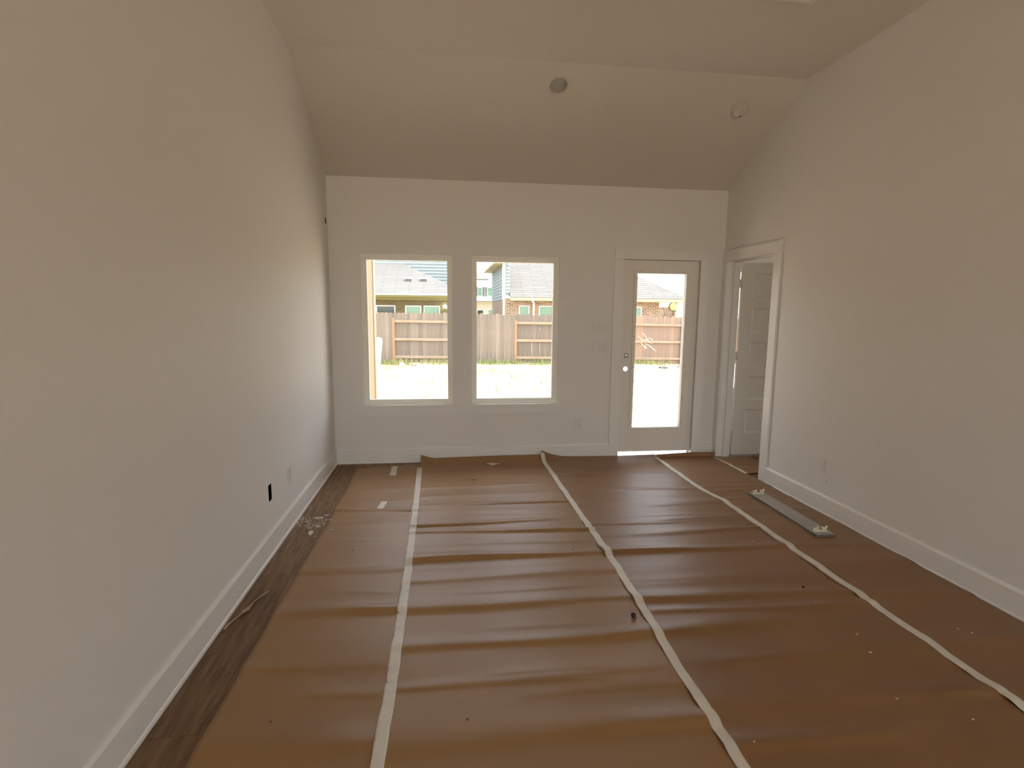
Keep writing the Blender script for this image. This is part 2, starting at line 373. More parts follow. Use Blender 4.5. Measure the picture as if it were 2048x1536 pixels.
# windows
def window(name, x0, x1, z0=WZ0, z1=WZ1, y=D, latch=True, mul=1.0):
    o = tag(empty(name, (0, 0, 0)), kind='structure')
    ring('frame', MAT['vinyl'], o, (x0, x1, z0, z1), (x0+0.016, x1-0.016, z0+0.014, z1-0.016), y+0.022, y+0.14, bevel=0.002)
    ring('sash', MAT['vinyl'], o, (x0+0.016, x1-0.016, z0+0.014, z1-0.016), (x0+0.036, x1-0.034, z0+0.032, z1-0.038), y+0.040, y+0.125, bevel=0.002)
    ring('glazing_bead', MAT['vinyl'], o, (x0+0.036, x1-0.034, z0+0.032, z1-0.038), (x0+0.052, x1-0.050, z0+0.046, z1-0.054), y+0.056, y+0.10, bevel=0.0015)
    boxo('glass_pane', MAT['glass'], o, x0+0.045, x1-0.043, y+0.080, y+0.086, z0+0.040, z1-0.048)
    if latch:
        bm = bmesh.new(); box(bm, -0.03, 0.03, -0.012, 0.004, 0.0, 0.014)
        fin('latch', bm, MAT['vinyl'], o, bevel=0.004, loc=((x0+x1)/2-0.02, y+0.036, z0+0.014))
    return o
window('window_1', *WX[0]); window('window_2', *WX[1], latch=False)
# stool and apron under both windows
t1 = tag(empty('trim_1', (0.23, D, WZ0)), kind='structure')
def child(o, parent):
    return o
bm = slab_grid([0.236, WX[0][0]-0.001, WX[0][1]+0.001, WX[1][0]-0.001, WX[1][1]+0.001, 2.320], [D-0.034, D, D+0.05], {(0, 1), (2, 1), (4, 1)}, lambda u, v, s: (u-0.23, v-D, -0.001-s*0.019))
fin('window_stool', bm, MAT['trim'], t1, bevel=0.003)
pts = [(0.238-0.23, -0.020), (2.318-0.23, -0.020), (2.285-0.23, -0.105), (0.270-0.23, -0.105)]
poly_prism('apron', pts, 'y', -0.018, 0.0, MAT['trim'], t1, bevel=0.002)

# garden door with its casing
t2 = tag(empty('trim_2', (DX0, D, 0)), kind='structure')
def rel(o, p):     # parent an object built in world space to an empty without moving it
    o.parent = p; o.matrix_parent_inverse = p.matrix_world.inverted() if p.matrix_world != Matrix() else Matrix.Translation(p.location).inverted()
    return o
CT = 0.016
for nm, (x0, x1, z0, z1) in (('casing_side', (DX0-0.106, DX0-0.004, 0.004, DZ1+0.004)), ('casing_side', (DX1+0.006, DX1+0.097, 0.004, DZ1+0.004)), ('casing_head', (DX0-0.106, DX1+0.097, DZ1+0.005, DZ1+0.105))):
    rel(boxo(nm, MAT['trim'], None, x0, x1, D-CT, D, z0, z1, bevel=0.002), t2)
for x0, x1 in ((DX0-0.022, DX0-0.005), (DX1+0.005, DX1+0.024)):
    rel(boxo('jamb', MAT['trim'], None, x0, x1, D+0.001, D+T, -0.02, DZ1+0.006), t2)
rel(boxo('jamb_head', MAT['trim'], None, DX0-0.022, DX1+0.024, D+0.001, D+T, DZ1+0.006, DZ1+0.022), t2)
for (x0, x1, z0, z1) in ((DX0-0.005, DX0+0.014, 0.0, DZ1+0.006), (DX1-0.014, DX1+0.005, 0.0, DZ1+0.006), (DX0+0.014, DX1-0.014, DZ1-0.014, DZ1+0.006)):
    rel(boxo('door_stop', MAT['trim'], None, x0, x1, D+0.0535, D+0.075, z0, z1), t2)
rel(boxo('threshold', MAT['alu'], None, DX0-0.005, DX1+0.005, D+0.05, D+T+0.03, -0.028, -0.004, bevel=0.003), t2)
d1 = tag(empty('door_1', (DX1, D+0.03, DZ0)), kind='structure')
y0, y1 = D+0.010, D+0.052
us = [DX0, 2.968, 3.038, 3.090, 3.630, DX1]; vs = [DZ0, 0.305, 0.921, 0.991, 1.963, DZ1]
bm = slab_grid(us, vs, {(3, 1), (3, 2), (3, 3)}, lambda u, v, s: (u, y0+s*(y1-y0), v), {(1, 2): 0.026})
rel(fin('door_slab', bm, MAT['doorp']), d1)
for s, (a, bb) in enumerate(((y0-0.010, y0+0.014), (y1-0.014, y1+0.010))):
    lf = rel(ring('lite_frame', MAT['doorp'], None, (3.062, 3.660, 0.284, 1.986), (3.094, 3.628, 0.320, 1.953), a, bb, bevel=0.004), d1)
    if s == 0:
        for (x, z) in [(3.131, 1.971), (3.359, 1.971), (3.594, 1.971), (3.131, 0.298), (3.372, 0.298), (3.604, 0.298)] + [(xx, zz) for xx in (3.078, 3.645) for zz in (1.90, 1.628, 1.30, 0.974, 0.642, 0.371)]:
            q = lathe('screw_cap', [(0, 0.0), (0.0045, 0.0), (0.0045, 0.002), (0, 0.002)], MAT['slot'], None, 10, (x, a-0.0002, z), (math.pi/2, 0, 0)); rel(q, lf)
gp = rel(boxo('glass_pane', MAT['glass'], None, 3.075, 3.645, D+0.026, D+0.034, 0.302, 1.970), d1)
# dried glue swirls on the glass
random.seed(11)
sm = [[(3.168, 1.345), (3.20, 1.318), (3.235, 1.272), (3.262, 1.245)], [(3.135, 1.305), (3.175, 1.265), (3.225, 1.262), (3.29, 1.222)], [(3.155, 1.25), (3.185, 1.212), (3.215, 1.178), (3.222, 1.165)],
      [(3.245, 1.285), (3.285, 1.272), (3.30, 1.245)], [(3.205, 1.225), (3.26, 1.205), (3.31, 1.165), (3.34, 1.14)], [(3.175, 1.205), (3.215, 1.20), (3.235, 1.17)]]
for p in sm:
    bm = bmesh.new(); L = []
    q = []
    for a, c in zip(p, p[1:]):
        for k in range(4): q.append((a[0]+(c[0]-a[0])*k/4, a[1]+(c[1]-a[1])*k/4))
    q.append(p[-1])
    for i, (x, z) in enumerate(q):
        h = 0.0032*math.sin(math.pi*(i+0.6)/(len(q)+0.2))+0.0006; yy = D+0.0257
        L.append([bm.verts.new((x-h*0.6, yy-0.0012, z-h)), bm.verts.new((x+h*0.6, yy-0.0012, z+h)), bm.verts.new((x+h*0.6, yy, z+h)), bm.verts.new((x-h*0.6, yy, z-h))])
    for A, B in zip(L, L[1:]):
        for k in range(4): bm.faces.new((A[k], A[(k+1) % 4], B[(k+1) % 4], B[k]))
    bm.faces.new(L[0][::-1]); bm.faces.new(L[-1])
    rel(fin('glue_smear', bm, MAT['smear']), gp)
db = rel(lathe('deadbolt', [(0, 0.014), (0.012, 0.014), (0.021, 0.010), (0.026, 0.0), (0, 0.0)], MAT['nickel'], None, 28, (3.008, y0-0.0005, 1.099), (math.pi/2, 0, 0)), d1)
bm = bmesh.new(); box(bm, -0.019, 0.019, -0.030, -0.012, -0.005, 0.005); rel(fin('thumb_turn', bm, MAT['nickel'], None, bevel=0.003, loc=(3.008, y0, 1.099), rot=(0, 0.3, 0)), db)
for z in (1.835, 1.05, 0.385):
    h = rel(boxo('hinge', MAT['hinge'], None, DX1+0.0005, DX1+0.0045, y0-0.004, y0+0.03, z-0.05, z+0.05), d1)
    bm = bmesh.new(); tube(bm, [(DX1+0.0025, y0-0.006, z-0.05), (DX1+0.0025, y0-0.006, z+0.05)], 0.007, 10); rel(fin('hinge_pin', bm, MAT['hinge'], smooth=True), h)
for z in (1.099, 0.956): rel(boxo('latch_plate', MAT['slot'], None, DX0-0.0045, DX0-0.0005, y0+0.002, y0+0.03, z-0.028, z+0.028), d1)

# doorway on the right: casing, jambs and the open five-panel door
t3 = tag(empty('trim_3', (W, RY0, 0)), kind='structure')
for (ya, yb, za, zb, nm) in ((RY0-0.100, RY0-0.004, 0.003, RZ1+0.004, 'casing_side'), (RY1+0.004, D-0.001, 0.003, RZ1+0.004, 'casing_side'), (RY0-0.100, D-0.001, RZ1+0.005, RZ1+0.108, 'casing_head')):
    rel(boxo(nm, MAT['trim'], None, W-0.018, W, ya, yb, za, zb, bevel=0.002), t3)
for ya, yb in ((RY0-0.019, RY0), (RY1, RY1+0.019)):
    j = rel(boxo('jamb', MAT['trim'], None, W-0.001, W+0.141, ya, yb, 0.003, RZ1+0.001), t3)
    sa, sb = (RY0, RY0+0.011) if ya < 5 else (RY1-0.011, RY1)
    rel(boxo('door_stop', MAT['trim'], None, W+0.066, W+0.100, sa, sb, 0.003, RZ1-0.012, bevel=0.001), j)
j = rel(boxo('jamb_head', MAT['trim'], None, W-0.001, W+0.141, RY0-0.019, RY1+0.019, RZ1+0.001, RZ1+0.020), t3)
rel(boxo('door_stop', MAT['trim'], None, W+0.066, W+0.100, RY0, RY1, RZ1-0.012, RZ1+0.001), j)
LXa, LXb, LYa, LYb = 4.203, 4.998, 5.345, 5.380
d2 = tag(empty('door_2', (LXa, LYa, 0.02)), kind='structure')
pz = [(0.257, 0.523), (0.622, 0.884), (0.986, 1.249), (1.355, 1.613), (1.712, 1.972)]
us = [LXa, LXa+0.128, LXb-0.128, LXb]; vs = [0.02] + [z for p in pz for z in p] + [2.078]
bm = slab_grid(us, vs, {(1, 1+2*k) for k in range(5)}, lambda u, v, s: (u, LYa+s*(LYb-LYa), v))
rel(fin('door_slab', bm, MAT['doorp']), d2)
for (a, bb) in pz:
    bm = bmesh.new()
    x0, x1 = us[1], us[2]
    o_ = [(x0, a), (x1, a), (x1, bb), (x0, bb)]; i_ = [(x0+0.022, a+0.022), (x1-0.022, a+0.022), (x1-0.022, bb-0.022), (x0+0.022, bb-0.022)]
    for y, yy in ((LYa+0.0015, LYa+0.011), (LYb-0.0015, LYb-0.011)):
        A = [bm.verts.new((p[0], y, p[1])) for p in o_]; B = [bm.verts.new((p[0], yy, p[1])) for p in i_]
        for k in range(4): bm.faces.new((A[k], A[(k+1) % 4], B[(k+1) % 4], B[k]))
        bm.faces.new(B)
    bm.verts.ensure_lookup_table()
    for k in range(4): bm.faces.new((bm.verts[k], bm.verts[(k+1) % 4], bm.verts[8+(k+1) % 4], bm.verts[8+k]))
    rel(fin('panel', bm, MAT['doorp']), d2)
for z in (1.86, 1.10, 0.24):
    h = rel(boxo('hinge', MAT['hinge'], None, W+0.140, LXa+0.002, RY1-0.002, LYa+0.004, z-0.045, z+0.045), d2)
    bm = bmesh.new(); tube(bm, [(4.190, 5.341, z-0.046), (4.190, 5.341, z+0.046)], 0.007, 10); rel(fin('hinge_pin', bm, MAT['hinge'], smooth=True), h)

# the bedroom behind that doorway
BX, BYa, BYb, BH = W+0.14, 2.0, 6.05, 2.74
tag(boxo('floor_bedroom', MAT['sub'], None, BX-0.14, 8.2, BYa, BYb, -0.14, -0.012), kind='structure')
tag(boxo('ceiling_bedroom', MAT['ceil'], None, BX-0.05, 8.3, BYa-0.1, BYb+0.1, BH, BH+0.1), kind='structure')
bm = slab_grid([BYa-0.1, 2.8, 3.9, BYb+0.1], [-0.3, 0.6, 2.1, BH], {(1, 1)}, lambda u, v, s: (8.2+0.1*s, u, v)); tag(fin('wall_bedroom_right', bm, MAT['wall']), kind='structure')
tag(boxo('wall_bedroom_front', MAT['wall'], None, BX, 8.2, BYa-0.1, BYa, -0.3, BH), kind='structure')
bm = slab_grid([BX-0.12, 4.36, 5.26, 5.42, 6.32, 8.3], [-0.3, WZ0, WZ1, BH], {(1, 1), (3, 1)}, lambda u, v, s: (u, BYb+s*T, v))
tag(fin('wall_bedroom_back', bm, MAT['wall']), kind='structure')
tag(boxo('wall_bedroom_left', MAT['wall'], None, BX-0.12, BX, D+0.001, BYb, -0.3, BH), kind='structure')
window('window_3', 4.36, 5.26, y=BYb, latch=False); window('window_4', 5.42, 6.32, y=BYb, latch=False)

# ================================================================== FITTINGS
def faceplate(name, wd, ht, m=None):
    pass
def plate_mesh(nm, wd, ht, parent):
    bm = bmesh.new(); box(bm, -wd/2, wd/2, -0.006, 0, -ht/2, ht/2)
    return fin(nm, bm, MAT['plate'], parent, bevel=0.0025)
def outlet(loc, rz, label):
    o = tag(empty('wall_outlet', loc, rz), label, 'outlet', 'wall outlets')
    plate_mesh('cover_plate', 0.078, 0.122, o)
    for s in (-1, 1):
        bm = bmesh.new()
        pts = [(0.017*math.cos(a), 0.0145*math.sin(a)) for a in [2*math.pi*k/20 for k in range(20)]]
        A = [bm.verts.new((x, -0.0062, z+s*0.0195)) for x, z in pts]; B = [bm.verts.new((x, -0.0078, z+s*0.0195)) for x, z in pts]
        bm.faces.new(B); bm.faces.new(A[::-1])
        for k in range(20): bm.faces.new((A[k], A[(k+1) % 20], B[(k+1) % 20], B[k]))
        r = fin('receptacle', bm, MAT['plate'], o)
        for dx in (-0.0065, 0.0065):
            bm = bmesh.new(); box(bm, dx-0.0011, dx+0.0011, -0.0083, -0.0076, s*0.0195-0.001, s*0.0195+0.008); fin('slot', bm, MAT['slot'], r)
        bm = bmesh.new(); box(bm, -0.0022, 0.0022, -0.0083, -0.0076, s*0.0195-0.0095, s*0.0195-0.0055); fin('slot', bm, MAT['slot'], r)
    lathe('screw', [(0, 0.0015), (0.003, 0.001), (0.0034, 0), (0, 0)], MAT['nickel'], o, 10, (0, -0.006, 0), (math.pi/2, 0, 0))
    return o
outlet((2.506, D, 0.382), 0, 'white wall outlet on the back wall beside the garden door, below the switches')
outlet((0.0, 3.838, 0.388), math.pi/2, 'white wall outlet on the left wall above the plaster crumbs')
outlet((W, 3.690, 0.382), -math.pi/2, 'white wall outlet on the right wall beyond the grey board')
def switch3(loc, label):
    o = tag(empty('switch_plate', loc), label, 'switch', 'switch plates by the garden door')
    plate_mesh('cover_plate', 0.172, 0.124, o)
    for k in (-1, 0, 1):
        bm = bmesh.new(); x = k*0.046
        v = box(bm, x-0.0165, x+0.0165, -0.0075, -0.0055, -0.033, 0.033)
        fin('opening_rim', bm, MAT['plate'], o, bevel=0.0008)
        bm = bmesh.new()
        A = [bm.verts.new(p) for p in ((x-0.014, -0.0074, -0.030), (x+0.014, -0.0074, -0.030), (x+0.014, -0.0074, 0.030), (x-0.014, -0.0074, 0.030))]
        t = 1 if k != 0 else -1
        B = [bm.verts.new(p) for p in ((x-0.014, -0.0105-0.0025*t, -0.030), (x+0.014, -0.0105-0.0025*t, -0.030), (x+0.014, -0.0105+0.0025*t, 0.030), (x-0.014, -0.0105+0.0025*t, 0.030))]
        bm.faces.new(B); bm.faces.new(A[::-1])
        for q in range(4): bm.faces.new((A[q], A[(q+1) % 4], B[(q+1) % 4], B[q]))
        fin('rocker', bm, MAT['plate'], o)
    return o
switch3((2.7145, D, 1.386), 'upper white plate of three rocker switches beside the garden door')
switch3((2.7145, D, 1.199), 'lower white plate of three rocker switches beside the garden door')
def junction_box(y0, y1, z0, z1, label, wires):
    o = tag(empty('electrical_box', (0, (y0+y1)/2, z0)), label, 'electrical box', 'open electrical boxes')
    us = [y0, y0+0.003, y1-0.003, y1]; vs = [z0, z0+0.003, z1-0.003, z1]
    bm = bmesh.new(); 
    # five-sided box open to the room
    f = [bm.verts.new((-0.001, y, z)) for y, z in ((y0, z0), (y1, z0), (y1, z1), (y0, z1))]
    k = [bm.verts.new((-0.07, y, z)) for y, z in ((y0, z0), (y1, z0), (y1, z1), (y0, z1))]
    bm.faces.new(k)
    for q in range(4): bm.faces.new((f[q], f[(q+1) % 4], k[(q+1) % 4], k[q]))
    rel(fin('box_shell', bm, MAT['boxblue']), o)
    for q in range(wires):
        bm = bmesh.new(); yc = y0+(y1-y0)*(0.3+0.4*q/max(1, wires-1)) if wires > 1 else (y0+y1)/2
        zt = z0+(z1-z0)*(0.35+0.3*(q % 2))
        tube(bm, [(-0.066, yc, z0+0.02), (-0.04, yc+0.004, zt), (-0.016, yc-0.003, zt+0.012), (-0.028, yc, zt+0.03)], 0.0028, 6)
        rel(fin('wire', bm, MAT['plate'] if q % 2 else MAT['slot'], smooth=True), o)
    return o
junction_box(3.394, 3.456, 0.342, 0.448, 'open dark electrical box without a cover low on the left wall', 3)
junction_box(5.334, 5.386, 2.352, 2.412, 'small open dark wall box high in the corner of the left wall', 1)
# nail hole marks
mk = lathe('nail_head', [(0, 0.002), (0.004, 0.0015), (0.0045, 0), (0, 0)], MAT['dark'], None, 10, (W, 3.667, 0.268), (0, -math.pi/2, 0))
tag(mk, 'tiny dark nail head on the right wall under the outlet', 'nail')

# ceiling light, smoke detector, vent register
th = math.atan(sl_)
cl = tag(empty('recessed_light', (LX, LY, zc(LY))), 'round white recessed downlight in the sloped ceiling, unlit', 'light fixture'); cl.rotation_euler = (th, 0, 0)
lathe('trim_ring', [(0.070, -0.004), (0.074, -0.007), (0.092, -0.006), (0.098, 0.0), (0.070, 0.0), (0.070, -0.004)], mat('light_ring', (0.60, 0.565, 0.51), 0.6), cl, 40)
lathe('reflector', [(0.071, -0.003), (0.067, 0.012), (0.056, 0.034), (0.050, 0.036)], mat('baffle_grey', (0.46, 0.435, 0.405), 0.7), cl, 40)
lathe('lens', [(0.0, 0.033), (0.055, 0.035), (0.055, 0.038), (0, 0.038)], mat('lens_plastic', (0.54, 0.52, 0.50), 0.5), cl, 32)
SX, SY = 3.618, 4.551
sd = tag(empty('smoke_detector', (SX, SY, zc(SY))), 'round white smoke detector on the sloped ceiling above the doorway', 'smoke detector'); sd.rotation_euler = (th, 0, 0.25)
lathe('mounting_base', [(0, 0), (0.074, 0), (0.074, -0.010), (0.071, -0.012), (0, -0.012)], MAT['detector'], sd, 40)
lathe('body', [(0.064, -0.0125), (0.068, -0.020), (0.066, -0.030), (0.055, -0.038), (0.030, -0.042), (0, -0.0425)], MAT['detector'], sd, 40)
lathe('test_button', [(0, -0.0445), (0.009, -0.044), (0.011, -0.041), (0, -0.041)], MAT['detector'], sd, 16, (0.0, 0.0, 0))
bm = bmesh.new(); box(bm, -0.010, 0.010, -0.004, 0.004, -0.041, -0.030); fin('sounder_slot', bm, MAT['dark'], sd, loc=(0.024, 0.042, 0.0), rot=(0, 0, 0.6))
vr = tag(empty('vent_register', (3.165, 3.115, H2)), 'white ceiling air vent cut off by the top of the picture', 'vent')
ring_bm = slab_grid([-0.175, -0.150, 0.150, 0.175], [-0.16, -0.135, 0.150, 0.16], {(1, 1)}, lambda u, v, s: (u, v, -s*0.012))
fin('frame', ring_bm, MAT['plate'], vr, bevel=0.003)
for k in range(8):
    y = -0.12+k*0.036; bm = bmesh.new(); v = box(bm, -0.150, 0.150, y-0.001, y+0.001, -0.011, 0.012)
    for q in v:
        if q.co.z < 0: q.co.y += 0.016
    fin('louver', bm, MAT['plate'], vr)
fin('duct_throat', slab_grid([-0.150, 0.150], [-0.135, 0.150], set(), lambda u, v, s: (u, v, 0.013+s*0.002)), MAT['dark'], vr)

# ================================================================== PAPER ON THE FLOOR
def smooth(t): t = np.clip(t, 0, 1); return t*t*(3-2*t)
# ridge lists: (y at left edge, y at right edge, height, near width, far width, x from, x to as fractions)
R1 = [(4.09, 4.041, .013, .035, .06, 0, 1), (3.856, 3.859, .006, .05, .06, 0, 1), (3.101, 3.081, .007, .04, .07, 0, 1), (2.656, 2.665, .017, .07, .10, 0, 1), (2.25, 2.20, .007, .06, .10, 0, 1),
      (1.80, 1.76, .008, .06, .1, 0, 1), (1.3, 1.33, .01, .06, .1, 0, 1), (4.55, 4.58, .004, .05, .08, 0, 1)]
R2 = [(4.556, 4.594, .006, .03, .05, 0, .7), (4.329, 4.342, .005, .05, .06, 0, 1), (4.11, 4.137, .011, .03, .05, 0, 1), (3.713, 3.752, .013, .032, .05, 0, .75), (3.60, 3.525, .014, .026, .045, 0, 1),
      (3.178, 3.19, .020, .048, .085, 0, 1), (2.93, 2.925, .008, .05, .07, 0, 1), (2.618, 2.627, .011, .045, .09, 0.0, 1), (2.315, 2.31, .013, .05, .085, 0, 1), (2.05, 1.99, .004, .025, .05, 0, .6),
      (1.736, 1.755, .014, .07, .11, 0, 1), (1.35, 1.32, .012, .07, .1, 0, 1), (3.99, 3.93, .004, .04, .05, 0, 1), (3.40, 3.37, .004, .05, .05, 0, 1)]
R3 = [(4.79, 4.746, .004, .04, .06, 0, 1), (4.36, 4.33, .005, .05, .07, 0, 1), (3.653, 3.629, .006, .05, .08, 0, 1), (3.40, 3.44, .008, .04, .06, 0, 1), (3.165, 3.150, .017, .048, .085, 0, 1), (2.753, 2.751, .006, .07, .1, 0, .8),
      (2.585, 2.546, .012, .04, .07, 0, 1), (2.475, 2.42, .008, .04, .05, 0.1, 1), (2.297, 2.296, .010, .05, .08, 0, .5), (1.80, 1.765, .012, .07, .11, 0, 1), (1.62, 1.60, .010, .07, .09, 0, .5), (4.02, 3.98, .005, .05, .07, 0, 1),
      (1.3, 1.28, .012, .07, .1, 0, 1), (2.08, 2.06, .006, .08, .09, .2, 1)]
R4 = [(4.35, 4.33, .005, .05, .07, 0, 1), (4.05, 4.02, .005, .04, .06, 0, 1), (3.78, 3.74, .005, .05, .06, 0, .8), (3.14, 3.12, .006, .05, .08, 0, .8), (2.86, 2.84, .005, .06, .08, 0, 1), (2.5, 2.46, .008, .05, .08, 0, 1), (2.1, 2.06, .007, .07, .1, 0, 1), (1.7, 1.66, .009, .07, .1, 0, 1)]
R5 = [(5.0, 5.02, .006, .04, .06, 0, 1)]
class Sheet:
    def __init__(s, x0, x1, ridges, base, seed, back):
        s.x0, s.x1, s.r, s.base, s.seed, s.back = x0, x1, ridges, base, seed, back
    def h(s, x, y):
        x = np.asarray(x, float); y = np.asarray(y, float)
        u = (x-s.x0)/(s.x1-s.x0); z = np.zeros(np.broadcast(x, y).shape)
        for k, (ya, yb, a, wn, wf, ua, ub) in enumerate(s.r):
            ph = s.seed*1.7+k*2.3
            yc = ya+(yb-ya)*u + 0.012*np.sin(2.6*u+ph) + 0.006*np.sin(7.0*u+ph*2)
            d = y-yc; ww = np.where(d < 0, wn*0.78, wf)*(0.85+0.25*np.sin(3.1*u+ph))
            env = smooth((u-ua+0.16)/0.16)*smooth((ub+0.22-u)/0.22)*(0.8+0.25*np.sin(4.1*u+ph*1.3))
            z = z + 1.25*a*env*np.exp(-(d/ww)**2)
        z = z + 0.0022*(np.sin(3.1*y+s.seed+1.3*x)+np.sin(7.3*y+0.9*x+2*s.seed)*0.6+np.sin(13.7*y-1.7*x+s.seed)*0.45+np.sin(23*y+2.1*x+3*s.seed)*0.28+1.6)
        z = z*smooth((5.28-y)/0.3+0.15)
        return s.base + np.maximum(z, 0) + s.back(x, y)
def interp(v, pts): return np.interp(v, [p[0] for p in pts], [p[1] for p in pts])
def back2(x, y):
    e = interp(x, [(0.84, .076), (.877, .070), (.93, .050), (.994, .040), (1.15, .043), (1.668, .050), (2.10, .052)])
    t = np.clip((y-5.20)/(5.402-5.20), 0, 1); return e*t**2.2
def back3(x, y):
    e = interp(x, [(2.08, .098), (2.12, .088), (2.2, .055), (2.309, .028), (2.42, .020), (2.9, .014), (3.36, .020)])
    t = np.clip((y-5.22)/(5.402-5.22), 0, 1); return e*t**2.0
def back4(x, y):
    return 0.0*(x+y)
zero = lambda x, y: 0.0*(x+y)
_rg = random.Random(12)
for _L, _n in ((R1, 7), (R2, 12), (R3, 12), (R4, 7)):
    for _k in range(_n):
        _y = _rg.uniform(1.5, 4.9); _u = _rg.uniform(0, 0.6)
        _L.append((_y, _y+_rg.uniform(-.05, .05), _rg.uniform(.0015, .0032), _rg.uniform(.018, .03), _rg.uniform(.03, .05), _u, _u+_rg.uniform(.25, .6)))
SH1 = Sheet(0.235, 0.872, R1, 0.0025, 1.0, zero); SH2 = Sheet(0.852, 2.128, R2, 0.0045, 2.2, back2)
SH3 = Sheet(2.105, 3.365, R3, 0.0065, 3.7, back3); SH4 = Sheet(3.345, 4.008, R4, 0.0085, 5.1, back4); SH5 = Sheet(3.985, 4.62, R5, 0.0045, 6.0, zero)
left_edge = [(-4, .226), (1.743, .226), (2.384, .229), (3.09, .232), (3.39, .236), (3.80, .250), (3.919, .252), (4.05, .246), (4.116, .240), (4.541, .247), (5.10, .240), (5.4, .246)]
def grid_mesh(name, X, Y, Z, m, label, cat, group, th=0.0009):
    nr, nc = X.shape
    V = np.stack([X, Y, Z], -1).reshape(-1, 3)
    idx = np.arange(nr*nc).reshape(nr, nc)
    Fc = np.stack([idx[:-1, :-1], idx[:-1, 1:], idx[1:, 1:], idx[1:, :-1]], -1).reshape(-1, 4)
    me = bpy.data.meshes.new(name); me.from_pydata(V.tolist(), [], Fc.tolist()); me.update()
    me.polygons.foreach_set('use_smooth', [True]*len(me.polygons)); me.materials.append(m)
    o = link(name, me); tag(o, label, cat, group)
    md = o.modifiers.new('thickness', 'SOLIDIFY'); md.thickness = th; md.offset = 1.0
    return o
def ygrid(y0, y1, fine=0.0085):
    a = np.linspace(y0, 1.1, 24)[:-1]; return np.concatenate([a, np.linspace(1.1, y1, int((y1-1.1)/fine))])
def sheet(sh, y1f, nx, m, label, lx=None):
    ys = np.concatenate([np.linspace(YR+0.1, 1.1, 30)[:-1], np.linspace(1.1, 1.0+4.4, 520)])
    t = np.linspace(0, 1, nx); X = np.zeros((len(ys), nx)); Y = X.copy()
    for i, yv in enumerate(ys):
        l = sh.x0 if lx is None else float(np.interp(yv, [p[0] for p in lx], [p[1] for p in lx]))
        X[i] = l+(sh.x1-l)*t; Y[i] = yv
    yend = y1f(X)                                    # squeeze the last stretch so that the far edge follows y1f
    Y = np.where(Y > 5.0, 5.0+(Y-5.0)/(5.4-5.0)*(yend-5.0), Y)
    Z = sh.h(X, Y)
    if sh is SH4:                                    # the far end rolls up and back over itself
        th_ = np.clip((Y-5.285)/(5.356-5.285), 0, 1)*(2.25+0.2*np.sin(5*X)); rr_ = 0.027+0.003*np.sin(9*X)
        roll = Y > 5.285
        Z = np.where(roll, sh.h(X, 0*Y+5.285)+rr_*(1-np.cos(th_)), Z); Y = np.where(roll, 5.285+0.03*np.clip((Y-5.285)/0.02, 0, 1)+rr_*np.sin(th_), Y)
    return grid_mesh('paper_sheet', X, Y, Z, m, label, 'paper', 'brown paper sheets covering the floor')
sheet(SH1, lambda x: 5.232+(x-0.246)/(0.836-0.246)*0.10, 30, MAT['paper'], 'narrow brown paper sheet beside the bare wood strip along the left wall', left_edge)
sheet(SH2, lambda x: 5.404+0*x, 60, MAT['paper'], 'rippled brown paper sheet reaching the wall under the windows')
sheet(SH3, lambda x: 5.404+0*x, 60, MAT['paper2'], 'brown paper sheet with one corner curled up, leading to the garden door')
sheet(SH4, lambda x: 5.356+0*x, 34, MAT['paper2'], 'brown paper sheet along the right wall under the grey board')
xs = np.linspace(3.985, 4.62, 30); ys = np.linspace(4.705, 5.312, 40); X, Y = np.meshgrid(xs, ys)
grid_mesh('paper_sheet', X, Y, SH5.h(X, Y), MAT['paper'], 'small brown paper piece lying in the doorway before the open door', 'paper', 'brown paper sheets covering the floor')
xs = np.linspace(4.40, 5.3, 20); ys = np.linspace(4.2, 5.31, 30); X, Y = np.meshgrid(xs, ys)
grid_mesh('paper_sheet', X, Y, SH5.h(X, Y)+0.004+0.018*np.clip((Y-5.1)/0.2, 0, 1)**2*np.clip((4.7-X)/0.3, 0, 1), MAT['paper'], 'brown paper piece inside the bedroom, mostly hidden by the doorway', 'paper', 'brown paper sheets covering the floor')

# tape along the seams
def tape(pts, wd, sheets, label, group, crumple=0.0015, seed=0.0, step=0.012, lift=0.0018, wfun=None):
    """pts [(y, xcentre)]"""
    ya, yb = pts[0][0], pts[-1][0]; n = max(4, int(abs(yb-ya)/step)); ys = np.linspace(ya, yb, n); xc = np.interp(ys, [p[0] for p in pts], [p[1] for p in pts])
    nx = 7; t = np.linspace(-0.5, 0.5, nx)
    ww = wd*(1+0.03*np.sin(ys*17+seed)+0.02*np.sin(ys*43+2*seed))
    X = xc[:, None] + ww[:, None]*t[None, :] + 0.0008*np.sin(ys*29+seed)[:, None]
    Y = np.repeat(ys[:, None], nx, 1)
    Z = np.max(np.stack([sh.h(X, Y) for sh in sheets]), 0) + lift
    Z = Z + crumple*(np.sin(Y*61+seed+3*t[None, :])*np.sin(Y*23+seed)+0.6*np.sin(Y*97+8*t[None, :]))*(0.5-t[None, :])
    return grid_mesh('tape_strip', X, Y, Z, MAT['tape'], label, 'tape', group, th=0.0005)
SG = 'masking tape over the paper seams'
tape([(YR+0.1, .872), (1.67, .8715), (2.07, .8785), (2.436, .878), (3.05, .878), (4.296, .8635), (5.21, .8475)], 0.050, (SH1, SH2), 'long whitish tape strip over the paper seam nearest the left wall', SG, 0.0014, 1.0)
tape([(YR+0.1, 2.11), (1.53, 2.1105), (2.037, 2.113), (2.575, 2.131), (3.226, 2.141), (4.17, 2.123), (5.0, 2.118), (5.385, 2.112)], 0.046, (SH2, SH3), 'long whitish tape strip on the paper seam down the middle of the floor', SG, 0.0011, 2.0)
